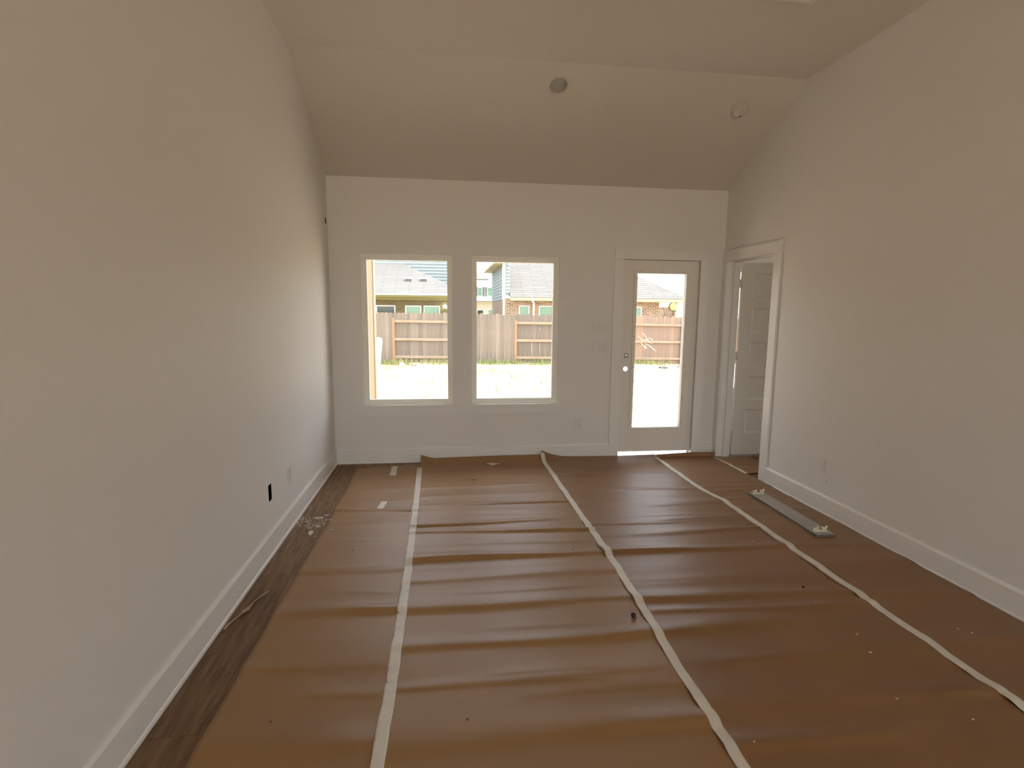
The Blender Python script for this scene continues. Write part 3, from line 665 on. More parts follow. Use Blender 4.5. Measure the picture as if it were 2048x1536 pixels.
tape([(YR+0.1, 3.364), (1.647, 3.364), (2.868, 3.381), (4.047, 3.385), (4.306, 3.336), (5.33, 3.345)], 0.048, (SH3, SH4), 'long whitish tape strip on the paper seam nearest the right wall', SG, 0.0008, 3.0)
tape([(4.70, 3.997), (5.252, 3.980), (5.294, 3.968)], 0.034, (SH4, SH5), 'short tape strip crossing the doorway threshold', SG, 0.001, 4.0)
TG = 'short tape pieces on the narrow paper sheet'
tape([(4.972, .6075), (5.286, .600)], 0.058, (SH1,), 'short piece of tape on the narrow paper sheet, nearer the back wall', TG, 0.001, 5.0)
tape([(4.076, .594), (4.16, .598), (4.251, .611)], 0.053, (SH1,), 'short slanted piece of tape on the narrow paper sheet, farther from the back wall', TG, 0.001, 6.0)

# ================================================================== LOOSE THINGS ON THE FLOOR
def surf(x, y):
    z = 0.0
    for sh in (SH1, SH2, SH3, SH4):
        if sh.x0 <= x <= sh.x1 and not (sh is SH1 and x < 0.252): z = max(z, float(sh.h(x, y))+0.001)
    return z
# grey board with clips
bd = tag(empty('grey_plank', (3.735, 3.68, surf(3.735, 3.68)+0.004), 0.0), 'long grey board with cream clips on both ends, lying by the right wall', 'board')
bd.rotation_euler = (0, 0, math.atan2(-0.0, 1)-0.022)
bm = bmesh.new(); box(bm, -0.068, 0.068, -0.44, 0.44, -0.004, 0.013); fin('board', bm, MAT['board'], bd, bevel=0.002)
bm = bmesh.new(); box(bm, -0.0675, 0.0675, -0.4412, -0.4402, -0.003, 0.012); fin('end_grain', bm, MAT['bedge'], bd)
bm = bmesh.new(); box(bm, -0.0692, -0.0682, -0.438, 0.438, -0.003, 0.012); fin('edge_strip', bm, MAT['bedge'], bd)
for sy_, yy in ((-1, -0.385), (1, 0.40)):
    bm = bmesh.new(); box(bm, -0.052, 0.048, -0.009, 0.009, 0.0, 0.006)
    cb = fin('clip_base', bm, MAT['clip'], bd, bevel=0.001, loc=(0.0, yy, 0.0132))
    for px_, hh in ((-0.034, 1.0), (0.031, 1.12), (-0.006, 0.5)):
        bm = bmesh.new()
        tube(bm, [(px_-0.009, 0, 0.004), (px_-0.007, -0.001, 0.012*hh), (px_-0.014, 0.002, 0.024*hh), (px_-0.016, 0.004, 0.028*hh)], [0.008, 0.0075, 0.0065, 0.0035], 7)
        fin('clip_prong', bm, MAT['clip'], cb, smooth=True)
        if hh > 0.6:
            bm = bmesh.new()
            tube(bm, [(px_+0.007, 0, 0.004), (px_+0.008, 0.0, 0.014*hh), (px_+0.002, -0.003, 0.024*hh), (px_+0.010, -0.002, 0.032*hh), (px_+0.016, 0.001, 0.026*hh)], [0.0085, 0.008, 0.0075, 0.0085, 0.004], 7)
            fin('clip_prong', bm, MAT['clip'], cb, smooth=True)
# twisted torn strip beside the left baseboard
pts = [(0.034, 2.560), (0.040, 2.590), (0.055, 2.635), (0.070, 2.680), (0.082, 2.715), (0.094, 2.745), (0.097, 2.785), (0.103, 2.815), (0.110, 2.845), (0.122, 2.868), (0.140, 2.900)]
wid = [.007, .009, .010, .012, .022, .024, .016, .009, .0065, .006, .003]; ang = [0.2, 0.5, 0.7, 0.9, 0.4, 1.0, 1.4, 1.0, 0.7, 0.5, 0.3]; zz = [.004, .009, .010, .009, .010, .014, .014, .012, .010, .011, .013]
bm = bmesh.new(); rows = []
for i, (p, wv, a, z) in enumerate(zip(pts, wid, ang, zz)):
    q0 = Vector(pts[max(0, i-1)]); q1 = Vector(pts[min(len(pts)-1, i+1)]); t = (q1-q0).normalized(); nrm = Vector((t.y, -t.x))
    row = []
    for s, lift in ((-1, 0), (-0.35, .5), (0.25, -.2), (1, .25)):
        row.append(bm.verts.new((p[0]+nrm.x*wv*s*math.cos(a), p[1]+nrm.y*wv*s*math.cos(a), max(0.0015, z+wv*s*math.sin(a)*0.45+lift*wv*0.6))))
    rows.append(row)
for A, B in zip(rows, rows[1:]):
    for k in range(3): bm.faces.new((A[k], A[k+1], B[k+1], B[k]))
o = fin('torn_strip', bm, MAT['tan'], smooth=True); md = o.modifiers.new('thickness', 'SOLIDIFY'); md.thickness = 0.0012
tag(o, 'crumpled tan strip of torn paper on the wood floor by the left baseboard', 'scrap')
# folded white scrap under the windows
bm = bmesh.new()
P_ = [(-0.066, 0.012, 0.016), (-0.03, -0.016, 0.006), (0.0, -0.034, 0.001), (0.03, -0.022, 0.013), (0.075, -0.026, 0.010), (0.066, 0.012, 0.006), (0.03, 0.036, 0.004), (-0.02, 0.030, 0.003), (0.0, 0.004, 0.020)]
vv = [bm.verts.new((a+1.578, c+5.228, e+surf(1.578, 5.228)+0.002)) for a, c, e in P_]
for k in range(8): bm.faces.new((vv[8], vv[k], vv[(k+1) % 8]))
o = fin('paper_scrap', bm, MAT['scrap']); md = o.modifiers.new('thickness', 'SOLIDIFY'); md.thickness = 0.0015
tag(o, 'small folded white paper scrap on the brown paper under the windows', 'scrap')
# lumps
def lump(bm, c, r, flat=0.6, seed=0):
    random.seed(seed)
    q = bmesh.ops.create_icosphere(bm, subdivisions=1, radius=1.0)['verts']
    ax = random.uniform(0, 3.14); sx_ = random.uniform(0.7, 1.35)
    for v in q:
        k = random.uniform(0.72, 1.22); x, y, z = v.co.x*k*sx_, v.co.y*k/sx_, v.co.z*k*flat
        v.co = Vector((c[0]+r*(x*math.cos(ax)-y*math.sin(ax)), c[1]+r*(x*math.sin(ax)+y*math.cos(ax)), c[2]+max(-flat*0.75, z)*r+r*flat*0.7))
def lump_obj(name, x, y, r, m, seed, label, cat, group=None, flat=0.6):
    bm = bmesh.new(); lump(bm, (0, 0, 0), r, flat, seed)
    return tag(fin(name, bm, m, loc=(x, y, surf(x, y))), label, cat, group)
CR = [(3.183, 3.234), (3.439, 3.136), (3.968, 3.513), (3.828, 3.096), (3.063, 2.454), (3.072, 2.168), (3.025, 2.029), (1.954, 1.795), (2.617, 2.965), (3.107, 1.622), (3.644, 2.117), (3.615, 2.162), (2.201, 1.605), (3.43, 3.825), (1.36, 4.62),
      (2.42, 4.93), (2.55, 3.62), (1.20, 3.93), (3.62, 4.55), (2.9, 1.75)]
ORD = ['nearest', 'second nearest', 'third nearest', 'fourth nearest', 'fifth nearest', 'sixth nearest', 'seventh nearest', 'eighth nearest', 'ninth nearest', 'tenth nearest', 'eleventh nearest', 'twelfth nearest', 'thirteenth nearest', 'fourteenth nearest', 'fifteenth nearest', 'sixteenth nearest']
def where(x): return ('narrow sheet by the left wall' if x < 0.87 else 'rippled sheet under the windows' if x < 2.12 else 'sheet leading to the garden door' if x < 3.36 else 'sheet along the right wall')
def ranked(pts, head):
    out = {}
    for p in pts:
        same = sorted([q for q in pts if where(q[0]) == where(p[0])], key=lambda q: q[1])
        out[p] = '%s on the %s, %s to the viewer' % (head, where(p[0]), ORD[same.index(p)]) if len(same) > 1 else '%s on the %s' % (head, where(p[0]))
    return out
CL = ranked(CR, 'tiny pale crumb')
for k, (x, y) in enumerate(CR):
    lump_obj('plaster_crumb', x, y, random.Random(k).uniform(0.0035, 0.0065), MAT['crumb'], k, CL[(x, y)], 'crumb', 'pale crumbs on the brown paper')
lump_obj('plaster_crumb', 0.262, 3.900, 0.010, MAT['crumb'], 50, 'pale plaster crumb on the edge of the narrow paper sheet, beside the crumb pile', 'crumb')
lump_obj('plaster_crumb', 0.306, 3.712, 0.010, MAT['crumb'], 51, 'flat pale plaster crumb on the narrow paper sheet, a little nearer than the pile', 'crumb')
lump_obj('dark_chip', 2.052, 2.436, 0.017, MAT['dark'], 61, 'black chip lying beside the middle tape strip', 'debris', flat=0.9)
lump_obj('dark_chip', 3.108, 2.612, 0.010, MAT['dark'], 62, 'small black chip between the middle tape and the right-hand tape', 'debris', flat=0.7)
SPL = [(3.303, 3.497, .045, 0.1), (3.329, 2.702, .03, 1.0), (1.926, 3.226, .010, .4), (1.513, 3.128, .010, .3), (.508, 3.374, .008, 0), (.451, 1.911, .010, 1.0), (1.184, 1.838, .008, 0), (1.863, 4.933, .016, 0.4), (1.36, 4.75, .05, -.1), (3.86, 3.42, .03, 0)]
SL = ranked([(q[0], q[1]) for q in SPL], 'tiny dark splinter')
for k, (x, y, L, a) in enumerate(SPL):
    bm = bmesh.new(); box(bm, -L/2, L/2, -0.0025, 0.0025, 0, 0.003)
    o = fin('wood_splinter', bm, MAT['splint'], loc=(x, y, surf(x, y)), rot=(0, 0, a)); bmz = o.data
    for v in bmz.vertices:
        if v.co.x > 0: v.co.y *= 0.35
    tag(o, SL[(x, y)], 'splinter', 'dark splinters on the brown paper')
# crumb pile on the bare wood
PILE = [(0.165, 3.690, .022), (0.150, 3.962, .020), (0.178, 3.972, .016), (0.203, 4.012, .016), (0.187, 3.800, .016), (0.222, 3.850, .012), (0.208, 3.80, .009), (0.095, 3.902, .010), (0.118, 3.86, .010), (0.232, 3.93, .009), (0.060, 3.838, .009), (0.050, 4.17, .008), (0.17, 3.67, .013), (0.216, 3.63, .009), (0.03, 3.885, .012), (0.222, 4.02, .008)]
for k, (x, y, r) in enumerate(PILE):
    rk = sorted(PILE[1:], key=lambda q: q[1]); nm = 'largest pale plaster lump in the crumb pile by the left baseboard' if k == 0 else 'plaster flake in the crumb pile by the left baseboard, %s to the viewer' % ORD[rk.index(PILE[k])]
    bm = bmesh.new(); lump(bm, (0, 0, 0), r, 0.45, 100+k)
    tag(fin('plaster_lump', bm, MAT['crumb'], loc=(x, y, 0.0005)), nm, 'rubble', 'crumb pile by the left baseboard')
bm = bmesh.new(); rr = random.Random(5)
for k in range(260):
    t = rr.random(); x = 0.026+0.20*t; y = 3.93-0.09*t+rr.gauss(0, 0.055)+0.05*math.sin(9*t)
    if x > 0.245: continue
    lump(bm, (x, y, 0.0003), rr.uniform(0.0015, 0.0048), 0.6, 1000+k)
for k in range(70):
    x = 0.026+0.20*rr.random(); y = 3.85+rr.gauss(0, 0.28)
    lump(bm, (x, y, 0.0003), rr.uniform(0.0010, 0.0026), 0.6, 3000+k)
tag(fin('plaster_dust', bm, MAT['crumb']), 'scatter of fine plaster grit across the bare wood strip', 'grit', kind='stuff')

# ================================================================== OUTDOORS
# our own house: wing on the left and patio slab
wg = tag(empty('house_wing', (0.04, D+T, GZ)), 'peach clad side wing of the house outside the first window', 'wall')
rel(boxo('wing_wall', MAT['peach'], None, -0.30, 0.040, D+T+0.006, 8.36, GZ-0.3, 3.3), wg)
rel(boxo('corner_board', MAT['peachtrim'], None, -0.32, 0.060, 8.20, 8.40, GZ-0.3, 3.3, bevel=0.004), wg)
tag(boxo('patio', MAT['concrete'], None, 0.06, 4.0, D+T+0.001, 7.0, GZ-0.1, -0.11), kind='structure')['kind'] = 'structure'
# yard
nx, ny = 90, 90
xs = np.concatenate([np.linspace(-70, -6, 16)[:-1], np.linspace(-6, 14, 60), np.linspace(14, 90, 18)[1:]]); ys = np.concatenate([np.linspace(D+T-0.05, 22, 80), np.linspace(22, 110, 22)[1:]])
X, Y = np.meshgrid(xs, ys)
Z = GZ - 0.005*np.clip(X, -20, 20) + 0.018*np.sin(1.7*X+0.6*Y)*np.sin(1.1*Y-0.4*X) + 0.014*np.sin(3.9*X-1.3*Y)+0.012*np.sin(4.7*Y+X) - 0.02
nr, nc = X.shape; idx = np.arange(nr*nc).reshape(nr, nc)
me = bpy.data.meshes.new('ground'); me.from_pydata(np.stack([X, Y, Z], -1).reshape(-1, 3).tolist(), [], np.stack([idx[:-1, :-1], idx[:-1, 1:], idx[1:, 1:], idx[1:, :-1]], -1).reshape(-1, 4).tolist())
me.polygons.foreach_set('use_smooth', [True]*len(me.polygons)); me.materials.append(MAT['dirt'])
tag(link('ground', me), kind='structure')
tag(boxo('ground_rear', MAT['dirt'], None, -40, 40, -60, YR-T-0.01, GZ-0.3, GZ), kind='structure')
gz = lambda x, y: GZ - 0.005*max(-20, min(20, x)) - 0.02

# fence
FY = 19.0
fz = lambda x: -0.008*(x+0.7)
fe = tag(empty('wooden_fence', (-5.0, FY, GZ)), 'weathered wooden privacy fence across the back of the yard', 'fence')
posts = [-7.11, -4.97, -2.83, -0.69, 1.45, 3.59, 5.68, 7.77, 9.85, 11.94, 14.0]
pkm = {}
def picket_mesh(v, m, key):
    h, wd, th = (1.74, 1.765, 1.725)[v], 0.1475, 0.017
    bm = bmesh.new()
    pts = [(-wd/2, 0), (wd/2, 0), (wd/2, h-0.035), (wd/2-0.032, h), (-wd/2+0.032, h), (-wd/2, h-0.035)]
    A = [bm.verts.new((x, 0, z)) for x, z in pts]; B = [bm.verts.new((x, th, z)) for x, z in pts]
    bm.faces.new(A); bm.faces.new(B[::-1])
    for k in range(6): bm.faces.new((A[k], A[(k+1) % 6], B[(k+1) % 6], B[k]))
    bmesh.ops.recalc_face_normals(bm, faces=bm.faces)
    me = bpy.data.meshes.new('picket'); bm.to_mesh(me); bm.free(); me.materials.append(m); return me
rr = random.Random(2)
for i in range(len(posts)-1):
    xa, xb = posts[i], posts[i+1]; rails_side = (i % 2 == 1)
    fam = 'pickr' if xa > 7 else 'picket'
    n = round((xb-xa)/0.1465); st = (xb-xa)/n
    for k in range(n):
        v, c = rr.randrange(3), rr.randrange(3); key = (v, c, fam)
        if key not in pkm: pkm[key] = picket_mesh(v, MAT[fam][c], key)
        x = xa+st*(k+0.5)
        rel(link('picket', pkm[key], None, (x, FY+(0.03 if rails_side else -0.05)+(0.0025 if k % 2 else -0.0025), GZ+0.02+fz(x)), (0, rr.uniform(-.006, .006), 0)), fe)
    for z in (1.235, 0.61, -0.01):
        bm = bmesh.new(); v = box(bm, xa+0.005, xb-0.005, FY-0.03, FY+0.026, z-0.085, z)
        for q in v: q.co.z += fz(q.co.x)
        rel(fin('rail', bm, MAT['rail']), fe)
for x in posts:
    rel(boxo('post', MAT['post'], None, x-0.045, x+0.045, FY-0.062, FY+0.028, GZ-0.4, 1.30+fz(x)), fe)

# grass: tufts along the fence and thin patches on the dirt
bm = bmesh.new(); rr = random.Random(9)
def blade(x, y, h, wd, lean):
    z = gz(x, y); a = rr.uniform(0, 6.28)
    dx, dy = math.cos(a)*wd, math.sin(a)*wd; lx, ly = math.cos(a+1.2)*lean, math.sin(a+1.2)*lean
    v = [bm.verts.new(p) for p in ((x-dx, y-dy, z-0.03), (x+dx, y+dy, z-0.03), (x+dx*0.6+lx*0.4, y+dy*0.6+ly*0.4, z+h*0.6), (x-dx*0.6+lx*0.4, y-dy*0.6+ly*0.4, z+h*0.6), (x+lx, y+ly, z+h))]
    bm.faces.new((v[0], v[1], v[2], v[3])); bm.faces.new((v[3], v[2], v[4]))
spots = [(-1.0, 0.5), (-0.35, 0.35), (0.9, 0.45), (2.5, 0.4), (4.7, 0.55), (7.6, 0.6), (8.4, 0.6), (6.0, 0.5), (3.2, 0.4), (-3.0, .6), (-1.6, .5)]
for cx_, sg in spots:
    for k in range(230): blade(cx_+rr.gauss(0, sg), FY-0.12-abs(rr.gauss(0, 0.16)), rr.uniform(0.06, 0.26), 0.008, rr.uniform(0, 0.09))
for cx_, cy_, sg, n in [(-0.8, 17.6, .5, 160), (2.2, 15.8, .8, 200), (4.0, 14.6, .9, 200), (3.2, 13.0, .8, 160), (1.6, 16.6, .6, 120), (1.0, 12.4, .6, 80), (4.9, 17.3, .7, 150), (6.2, 16, 1.2, 160), (0.3, 14.2, .7, 80), (8.2, 17.8, 1.0, 150), (2.0, 18, 2.5, 300)]:
    for k in range(n): blade(cx_+rr.gauss(0, sg), min(FY-0.1, cy_+rr.gauss(0, sg)), rr.uniform(0.04, 0.13), 0.011, rr.uniform(0, 0.06))
tag(fin('grass', bm, MAT['grass']), 'green weeds and grass growing on the dirt yard along the fence', 'grass', kind='stuff')
# clutter in the yard
wr = tag(empty('wrapped_roll', (-1.19, 18.2, gz(-1.19, 18.2))), 'white wrapped roll leaning against the fence outside the first window', 'roll'); wr.rotation_euler = (-0.04, 0.10, 0)
lathe('roll_body', [(0, 0), (0.115, 0), (0.125, 0.1), (0.118, 0.5), (0.125, 0.86), (0.10, 0.92), (0.05, 0.95), (0, 0.955)], MAT['foil'], wr, 18)
for z in (0.12, 0.52): lathe('strap', [(0.126, z), (0.129, z+0.005), (0.129, z+0.025), (0.126, z+0.03)], MAT['white'], wr, 18)
def yard_lump(name, x, y, r, m, label, cat, seed, flat=0.7):
    bm = bmesh.new(); lump(bm, (0, 0, 0), r, flat, seed); tag(fin(name, bm, m, loc=(x, y, gz(x, y)-0.02)), label, cat)
yard_lump('rock', -0.35, 18.2, 0.13, MAT['foil'], 'white rock lying in the weeds at the foot of the fence', 'rock', 71)
yard_lump('clay_lump', 0.05, 18.4, 0.12, MAT['rail'], 'orange clay lump lying beside the white rock by the fence', 'clay', 72, 0.45)
bm = bmesh.new(); box(bm, -0.36, 0.36, -0.02, 0.02, 0, 0.03); tag(fin('wood_stick', bm, MAT['splint'], loc=(0.10, 13.6, gz(0, 13.6)), rot=(0, 0, 0.06)), 'thin dark stick lying on the bare dirt outside the first window', 'stick')
bm = bmesh.new(); box(bm, -0.30, 0.30, -0.05, 0.05, 0, 0.03); tag(fin('wood_offcut', bm, MAT['rail'], loc=(5.95, 14.0, gz(6, 14)), rot=(0, 0, 0.04)), 'orange wood offcut lying on the dirt outside the garden door', 'offcut')
yard_lump('dark_debris', 8.6, 17.6, 0.22, MAT['twig'], 'flat dark debris on the dirt near the fence outside the garden door', 'debris', 73, 0.25)
bm = bmesh.new()
for k in range(5): tube(bm, [(9.15+0.1*k, 17.75+0.03*k, gz(9, 18)-0.01), (9.25+0.07*k, 17.8-0.05*k, gz(9, 18)+0.09+0.03*(k % 3)), (9.42+0.05*k, 17.8, gz(9, 18)+0.03+0.02*k)], 0.02, 5)
tag(fin('cut_branch', bm, MAT['twig']), 'dark cut branches heaped at the fence post outside the garden door', 'branches', kind='stuff')
rr = random.Random(4)
bm = bmesh.new()
for k in range(150):
    x, y = rr.uniform(-1.5, 8), rr.uniform(7.6, 17); lump(bm, (x, y, gz(x, y)-0.005), rr.uniform(0.012, 0.04), 0.6, 5000+k)
tag(fin('dirt_clods', bm, MAT['dirt']), 'small clods scattered over the pale dirt yard', 'clods', kind='stuff')

# ---- neighbouring houses
def roof_face(name, pts, m, parent, th=0.12):
    """planar roof face from world points; own axes so that the shingle rows run level. pts[0]-pts[1] is the eave"""
    a = [Vector(p) for p in pts]; ex = (a[1]-a[0]).normalized(); n = ex.cross((a[2]-a[0])).normalized()
    if n.z < 0: n = -n
    ey = n.cross(ex); Mx = Matrix((ex, ey, n)).transposed().to_4x4(); Mx.translation = a[0]; Mi = Mx.inverted()
    bm = bmesh.new(); l = [Mi @ p for p in a]
    A = [bm.verts.new((p.x, p.y, 0)) for p in l]; B = [bm.verts.new((p.x, p.y, -th)) for p in l]
    bm.faces.new(A); bm.faces.new(B[::-1])
    for k in range(len(l)): bm.faces.new((A[k], A[(k+1) % len(l)], B[(k+1) % len(l)], B[k]))
    o = fin(name, bm, m); o.matrix_world = Mx
    bpy.context.view_layer.update()
    return rel2(o, parent)
def rel2(o, p):
    mw = o.matrix_world.copy(); o.parent = p; o.matrix_parent_inverse = Matrix.Translation(p.location).inverted(); o.matrix_basis = mw; return o
def pane_window(parent, x0, x1, z0, z1, y, m, fr=0.06, mullion=False):
    f = rel(ring('window', MAT['white'], None, (x0, x1, z0, z1), (x0+fr, x1-fr, z0+fr, z1-fr), y-0.05, y+0.05), parent)
    rel(boxo('pane', m, None, x0+fr, x1-fr, y+0.0, y+0.02, z0+fr, z1-fr), f)
    if mullion: rel(boxo('mullion', MAT['shutter'], None, (x0+x1)/2-0.03, (x0+x1)/2+0.03, y-0.04, y, z0+fr, z1-fr), f)
    return f
# house A: hip roof, olive brick, gable wall with pale blue siding behind
hA = tag(empty('brick_house', (-3, 32, GZ)), 'olive brick house with a pale hip roof seen through the first window', 'house')
EA, EY = 2.60, 32.0; pit = 0.50
bmw = slab_grid([-9, -2.95, -1.84, -1.26, -0.32, -0.18, 0.78, 2.0], [GZ-0.3, 0.4, 1.86, 2.40], {(1, 1), (3, 1), (5, 1)}, lambda u, v, s: (u, EY+0.5+s*0.2, v))
rel(fin('brick_wall', bmw, MAT['brickA']), hA)
pane_window(hA, -2.95, -1.84, 0.4, 1.86, EY+0.55, MAT['panedark'], 0.05, True)
pane_window(hA, -1.26, -0.32, 0.4, 1.86, EY+0.55, MAT['pane'], 0.05); pane_window(hA, -0.18, 0.78, 0.4, 1.86, EY+0.55, MAT['pane'], 0.05)
rel(boxo('side_wall', MAT['brickA'], None, 1.8, 2.0, EY+0.7, 42, GZ-0.3, 2.4), hA)
rel(boxo('soffit', MAT['soffit'], None, -9, 2.4, EY, EY+0.55, 2.36, 2.40), hA)
rel(boxo('frieze_board', MAT['fascia'], None, -9, 2.02, EY+0.42, EY+0.50, 2.18, 2.36), hA)
rel(boxo('fascia', MAT['fascia'], None, -9, 2.42, EY-0.04, EY, 2.36, 2.56), hA)
rel(boxo('gutter', MAT['white'], None, -9, 2.42, EY-0.16, EY-0.04, 2.46, 2.58, bevel=0.02), hA)
hipt = (-2.9, EY+5.3, EA+pit*5.3)
roof_face('roof', [(-9, EY-0.05, EA), (2.4, EY-0.05, EA), hipt, (-9, EY+5.3, EA+pit*5.3)], MAT['shing'], hA)
roof_face('roof', [(2.4, EY-0.05, EA), (2.4, EY+12, EA), hipt], MAT['shing'], hA)
for x in (-1.12, -0.21):
    yv = EY+1.65; bm = bmesh.new(); v = box(bm, x-0.23, x+0.23, yv-0.22, yv+0.2, EA+pit*1.5, EA+pit*1.65+0.16)
    rv = rel(fin('roof_vent', bm, MAT['white'], bevel=0.03), hA)
    rel(boxo('vent_mouth', MAT['shutter'], None, x-0.21, x+0.21, yv-0.235, yv-0.215, EA+pit*1.5-0.02, EA+pit*1.65+0.06), rv)
for k in range(18):       # siding boards of the tall gable wall
    z = 2.4+k*0.2; bm = bmesh.new(); v = box(bm, -4.2, 2.05, 36.0, 36.03, z, z+0.215)
    for q in v:
        if q.co.z < z+0.1 and q.co.y < 36.01: q.co.y -= 0.035
    rel(fin('siding_board', bm, MAT['siding']), hA)
# glowing ball added on the brick for a camera-flash glint in the window glass
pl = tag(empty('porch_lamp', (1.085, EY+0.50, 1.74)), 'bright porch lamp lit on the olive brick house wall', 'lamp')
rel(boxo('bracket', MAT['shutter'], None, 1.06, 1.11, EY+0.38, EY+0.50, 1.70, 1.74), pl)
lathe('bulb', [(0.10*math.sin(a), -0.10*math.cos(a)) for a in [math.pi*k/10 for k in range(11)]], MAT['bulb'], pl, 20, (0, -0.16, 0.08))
# house B: red brick, tan roof, blue-sided tall end, porch at its far end
hB = tag(empty('brick_house', (6, 32, GZ)), 'red brick house with blue siding and tan roof, seen through window and garden door', 'house')
EBz = 2.42; pB = 0.62
bmw = slab_grid([4.57, 5.52, 6.16, 6.76, 7.62, 9.2, 10.2, 12.3, 13.24, 14.36], [GZ-0.3, 0.5, 1.93, 2.36], {(1, 1), (3, 1), (5, 1), (7, 1)}, lambda u, v, s: (u, 32.3+s*0.2, v))
rel(fin('brick_wall', bmw, MAT['brickB']), hB)
for a, bb in ((5.52, 6.16), (6.76, 7.62), (9.2, 10.2), (12.3, 13.24)): pane_window(hB, a, bb, 0.5, 1.93, 32.36, MAT['pane'], 0.05)
rel(boxo('side_brick', MAT['brickB'], None, 4.57, 4.77, 32.5, 40.3, GZ-0.3, 2.28), hB)
rel(boxo('end_wall', MAT['brickB'], None, 14.16, 14.36, 32.5, 40.0, GZ-0.3, 2.36), hB)
for k in range(11):
    z = 2.28+k*0.2; bm = bmesh.new(); v = box(bm, 4.57, 4.60, 32.3, 40.3, z, z+0.215)
    for q in v:
        if q.co.z < z+0.1 and q.co.x < 4.58: q.co.x -= 0.03
    rel(fin('siding_board', bm, MAT['siding']), hB)
    bm = bmesh.new(); v = box(bm, 4.57, 4.95, 32.3, 32.33, z, z+0.215)
    for q in v:
        if q.co.z < z+0.1 and q.co.y < 32.31: q.co.y -= 0.03
    if z > 2.3: rel(fin('siding_board', bm, MAT['siding']), hB)
rel(boxo('corner_board', MAT['white'], None, 4.49, 4.66, 32.20, 32.30, 2.24, 4.44), hB)
rel(boxo('downspout', MAT['white'], None, 4.53, 4.63, 32.08, 32.18, GZ, 4.4), hB)
rel(boxo('eave_soffit', MAT['soffit'], None, 4.0, 4.56, 31.8, 40.6, 4.38, 4.44), hB)
rel(boxo('eave_gutter', MAT['white'], None, 3.90, 4.02, 31.8, 40.7, 4.40, 4.54), hB)
roof_face('roof', [(4.0, 40.6, 4.54), (4.0, 31.8, 4.54), (4.93, 31.8, 5.1), (4.93, 40.6, 5.1)], MAT['shingb'], hB)
roof_face('roof', [(4.93, 31.75, EBz), (16.0, 31.75, EBz), (10.6, 37.2, EBz+pB*5.45), (4.93, 37.2, EBz+pB*5.45)], MAT['shingb'], hB)
roof_face('roof', [(16.0, 31.75, EBz), (16.0, 42.0, EBz), (10.6, 37.2, EBz+pB*5.45)], MAT['shingb'], hB)
rel(boxo('fascia', MAT['soffit'], None, 4.93, 16.0, 31.72, 31.76, EBz-0.20, EBz-0.02), hB)
rel(boxo('soffit', MAT['soffit'], None, 4.93, 16.0, 31.76, 32.3, EBz-0.16, EBz-0.10), hB)
rel(boxo('porch_ceiling', MAT['soffit'], None, 14.36, 16.0, 32.3, 36.0, EBz-0.16, EBz-0.10), hB)
rel(boxo('porch_post', MAT['white'], None, 15.42, 15.72, 31.9, 32.2, GZ, EBz-0.12), hB)
bm = bmesh.new(); tube(bm, [(6.22, 31.70, 2.40), (6.22, 31.70, 2.28), (6.40, 32.15, 2.08), (6.40, 32.17, GZ)], 0.06, 8); rel(fin('downspout', bm, MAT['white']), hB)
# garden ornament and shrub beyond the fence, far brick wall
go = tag(empty('disc_ornament', (16.3, 34.6, GZ-0.14)), 'round yellow disc on a dark stem beyond the fence, beside the porch post', 'ornament')
lathe('disc', [(0, 0.02), (0.26, 0.02), (0.30, 0.0), (0.26, -0.02), (0, -0.02)], MAT['disc'], go, 24, (0, 0, 2.40), (math.pi/2, 0, 0))
lathe('disc_rim', [(0.29, 0.04), (0.33, 0.03), (0.33, -0.03), (0.29, -0.04), (0.29, 0.04)], MAT['twig'], go, 24, (0, 0, 2.40), (math.pi/2, 0, 0))
bm = bmesh.new(); tube(bm, [(0, 0, 0), (0.02, 0, 2.1)], 0.035, 6); fin('stem', bm, MAT['twig'], go)
bm = bmesh.new(); rr = random.Random(21)
for k in range(26):
    a = rr.uniform(0, 6.28); h = rr.uniform(1.5, 2.2); sp_ = rr.uniform(0.1, 0.5)
    tube(bm, [(15.75, 34.3, GZ), (15.75+0.4*sp_*math.cos(a), 34.3+0.4*sp_*math.sin(a), GZ+h*0.6), (15.75+sp_*math.cos(a), 34.3+sp_*math.sin(a), GZ+h)], [0.02, 0.014, 0.006], 4)
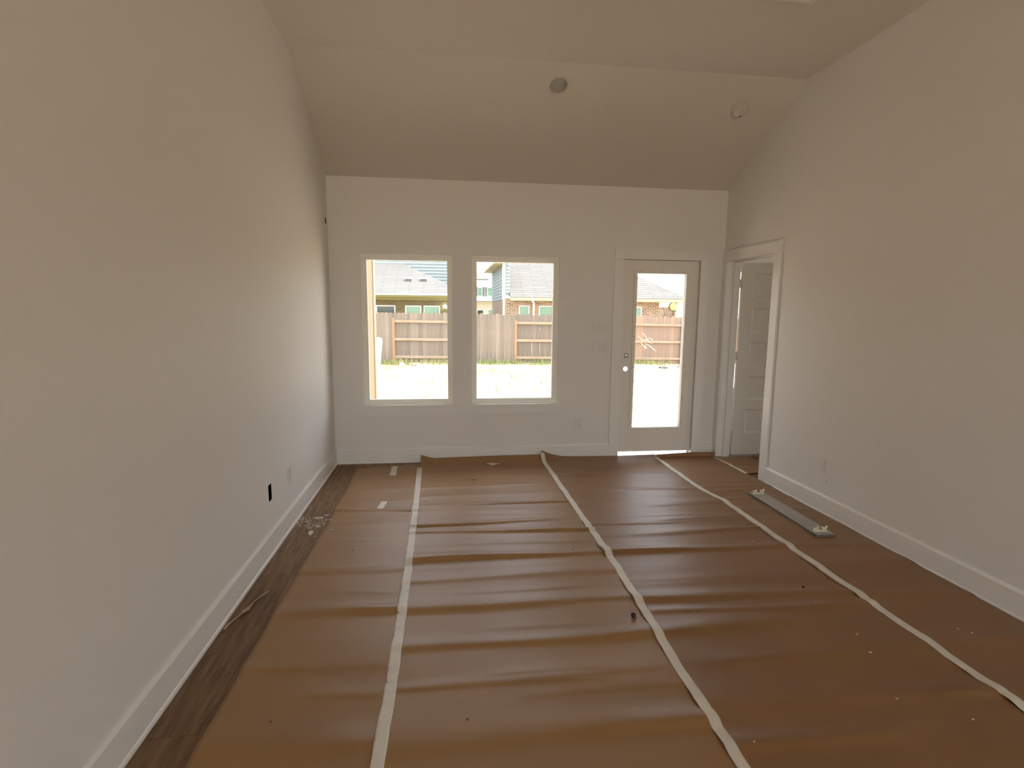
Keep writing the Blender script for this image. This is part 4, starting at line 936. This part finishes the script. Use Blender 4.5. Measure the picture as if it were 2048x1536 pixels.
tag(fin('bare_shrub', bm, MAT['twig']), 'spiky bare shrub beyond the fence beside the disc ornament', 'shrub', kind='stuff')
fw = tag(empty('garden_wall', (18, 44, GZ)), 'low distant brick wall beyond the fence behind the bare shrub', 'wall')
rel(boxo('wall_body', MAT['brickB'], None, 16.4, 26, 44, 44.3, GZ-0.3, 2.05), fw); rel(boxo('coping', MAT['stucco'], None, 16.3, 26.1, 43.9, 44.4, 2.05, 2.16), fw)
# house C: far white house with grey shutters
hC = tag(empty('white_house', (6, 60, GZ)), 'distant white house with grey shutters seen through the second window', 'house')
bmw = slab_grid([2.0, 4.66, 5.18, 5.72, 6.3, 10.0], [GZ-0.3, 3.24, 4.22, 4.95], {(1, 1), (3, 1)}, lambda u, v, s: (u, 60+s*0.3, v))
rel(fin('white_wall', bmw, MAT['stucco']), hC)
for a, bb in ((4.66, 5.18), (5.72, 6.3)):
    pane_window(hC, a, bb, 3.24, 4.22, 60.1, MAT['pane'], 0.05)
    for x0, x1 in ((a-0.24, a), (bb, bb+0.24)): rel(boxo('shutter', MAT['shutter'], None, x0, x1, 59.92, 60, 3.22, 4.24), hC)
rel(boxo('fascia', MAT['shutter'], None, 1.6, 5.86, 59.4, 59.5, 4.95, 5.08), hC)
roof_face('roof', [(1.6, 59.4, 5.08), (5.86, 59.4, 5.08), (5.2, 62, 6.0), (1.6, 62, 6.0)], MAT['shingb'], hC)
rel(boxo('lower_fascia', MAT['shutter'], None, 1.6, 6.4, 58.4, 58.5, 2.62, 2.72), hC)
roof_face('lower_roof', [(1.6, 58.4, 2.72), (6.4, 58.4, 2.72), (6.4, 60, 3.1), (1.6, 60, 3.1)], MAT['stucco'], hC)
rel(boxo('garage_wall', mat('cream_render', (0.33, 0.31, 0.235), 0.9), None, 1.6, 6.4, 58.9, 59.1, GZ-0.3, 2.62), hC)
pane_window(hC, 4.52, 5.26, 0.9, 1.75, 58.87, MAT['panedark'], 0.05); pane_window(hC, 5.72, 6.25, 0.9, 1.78, 58.87, MAT['pane'], 0.05)
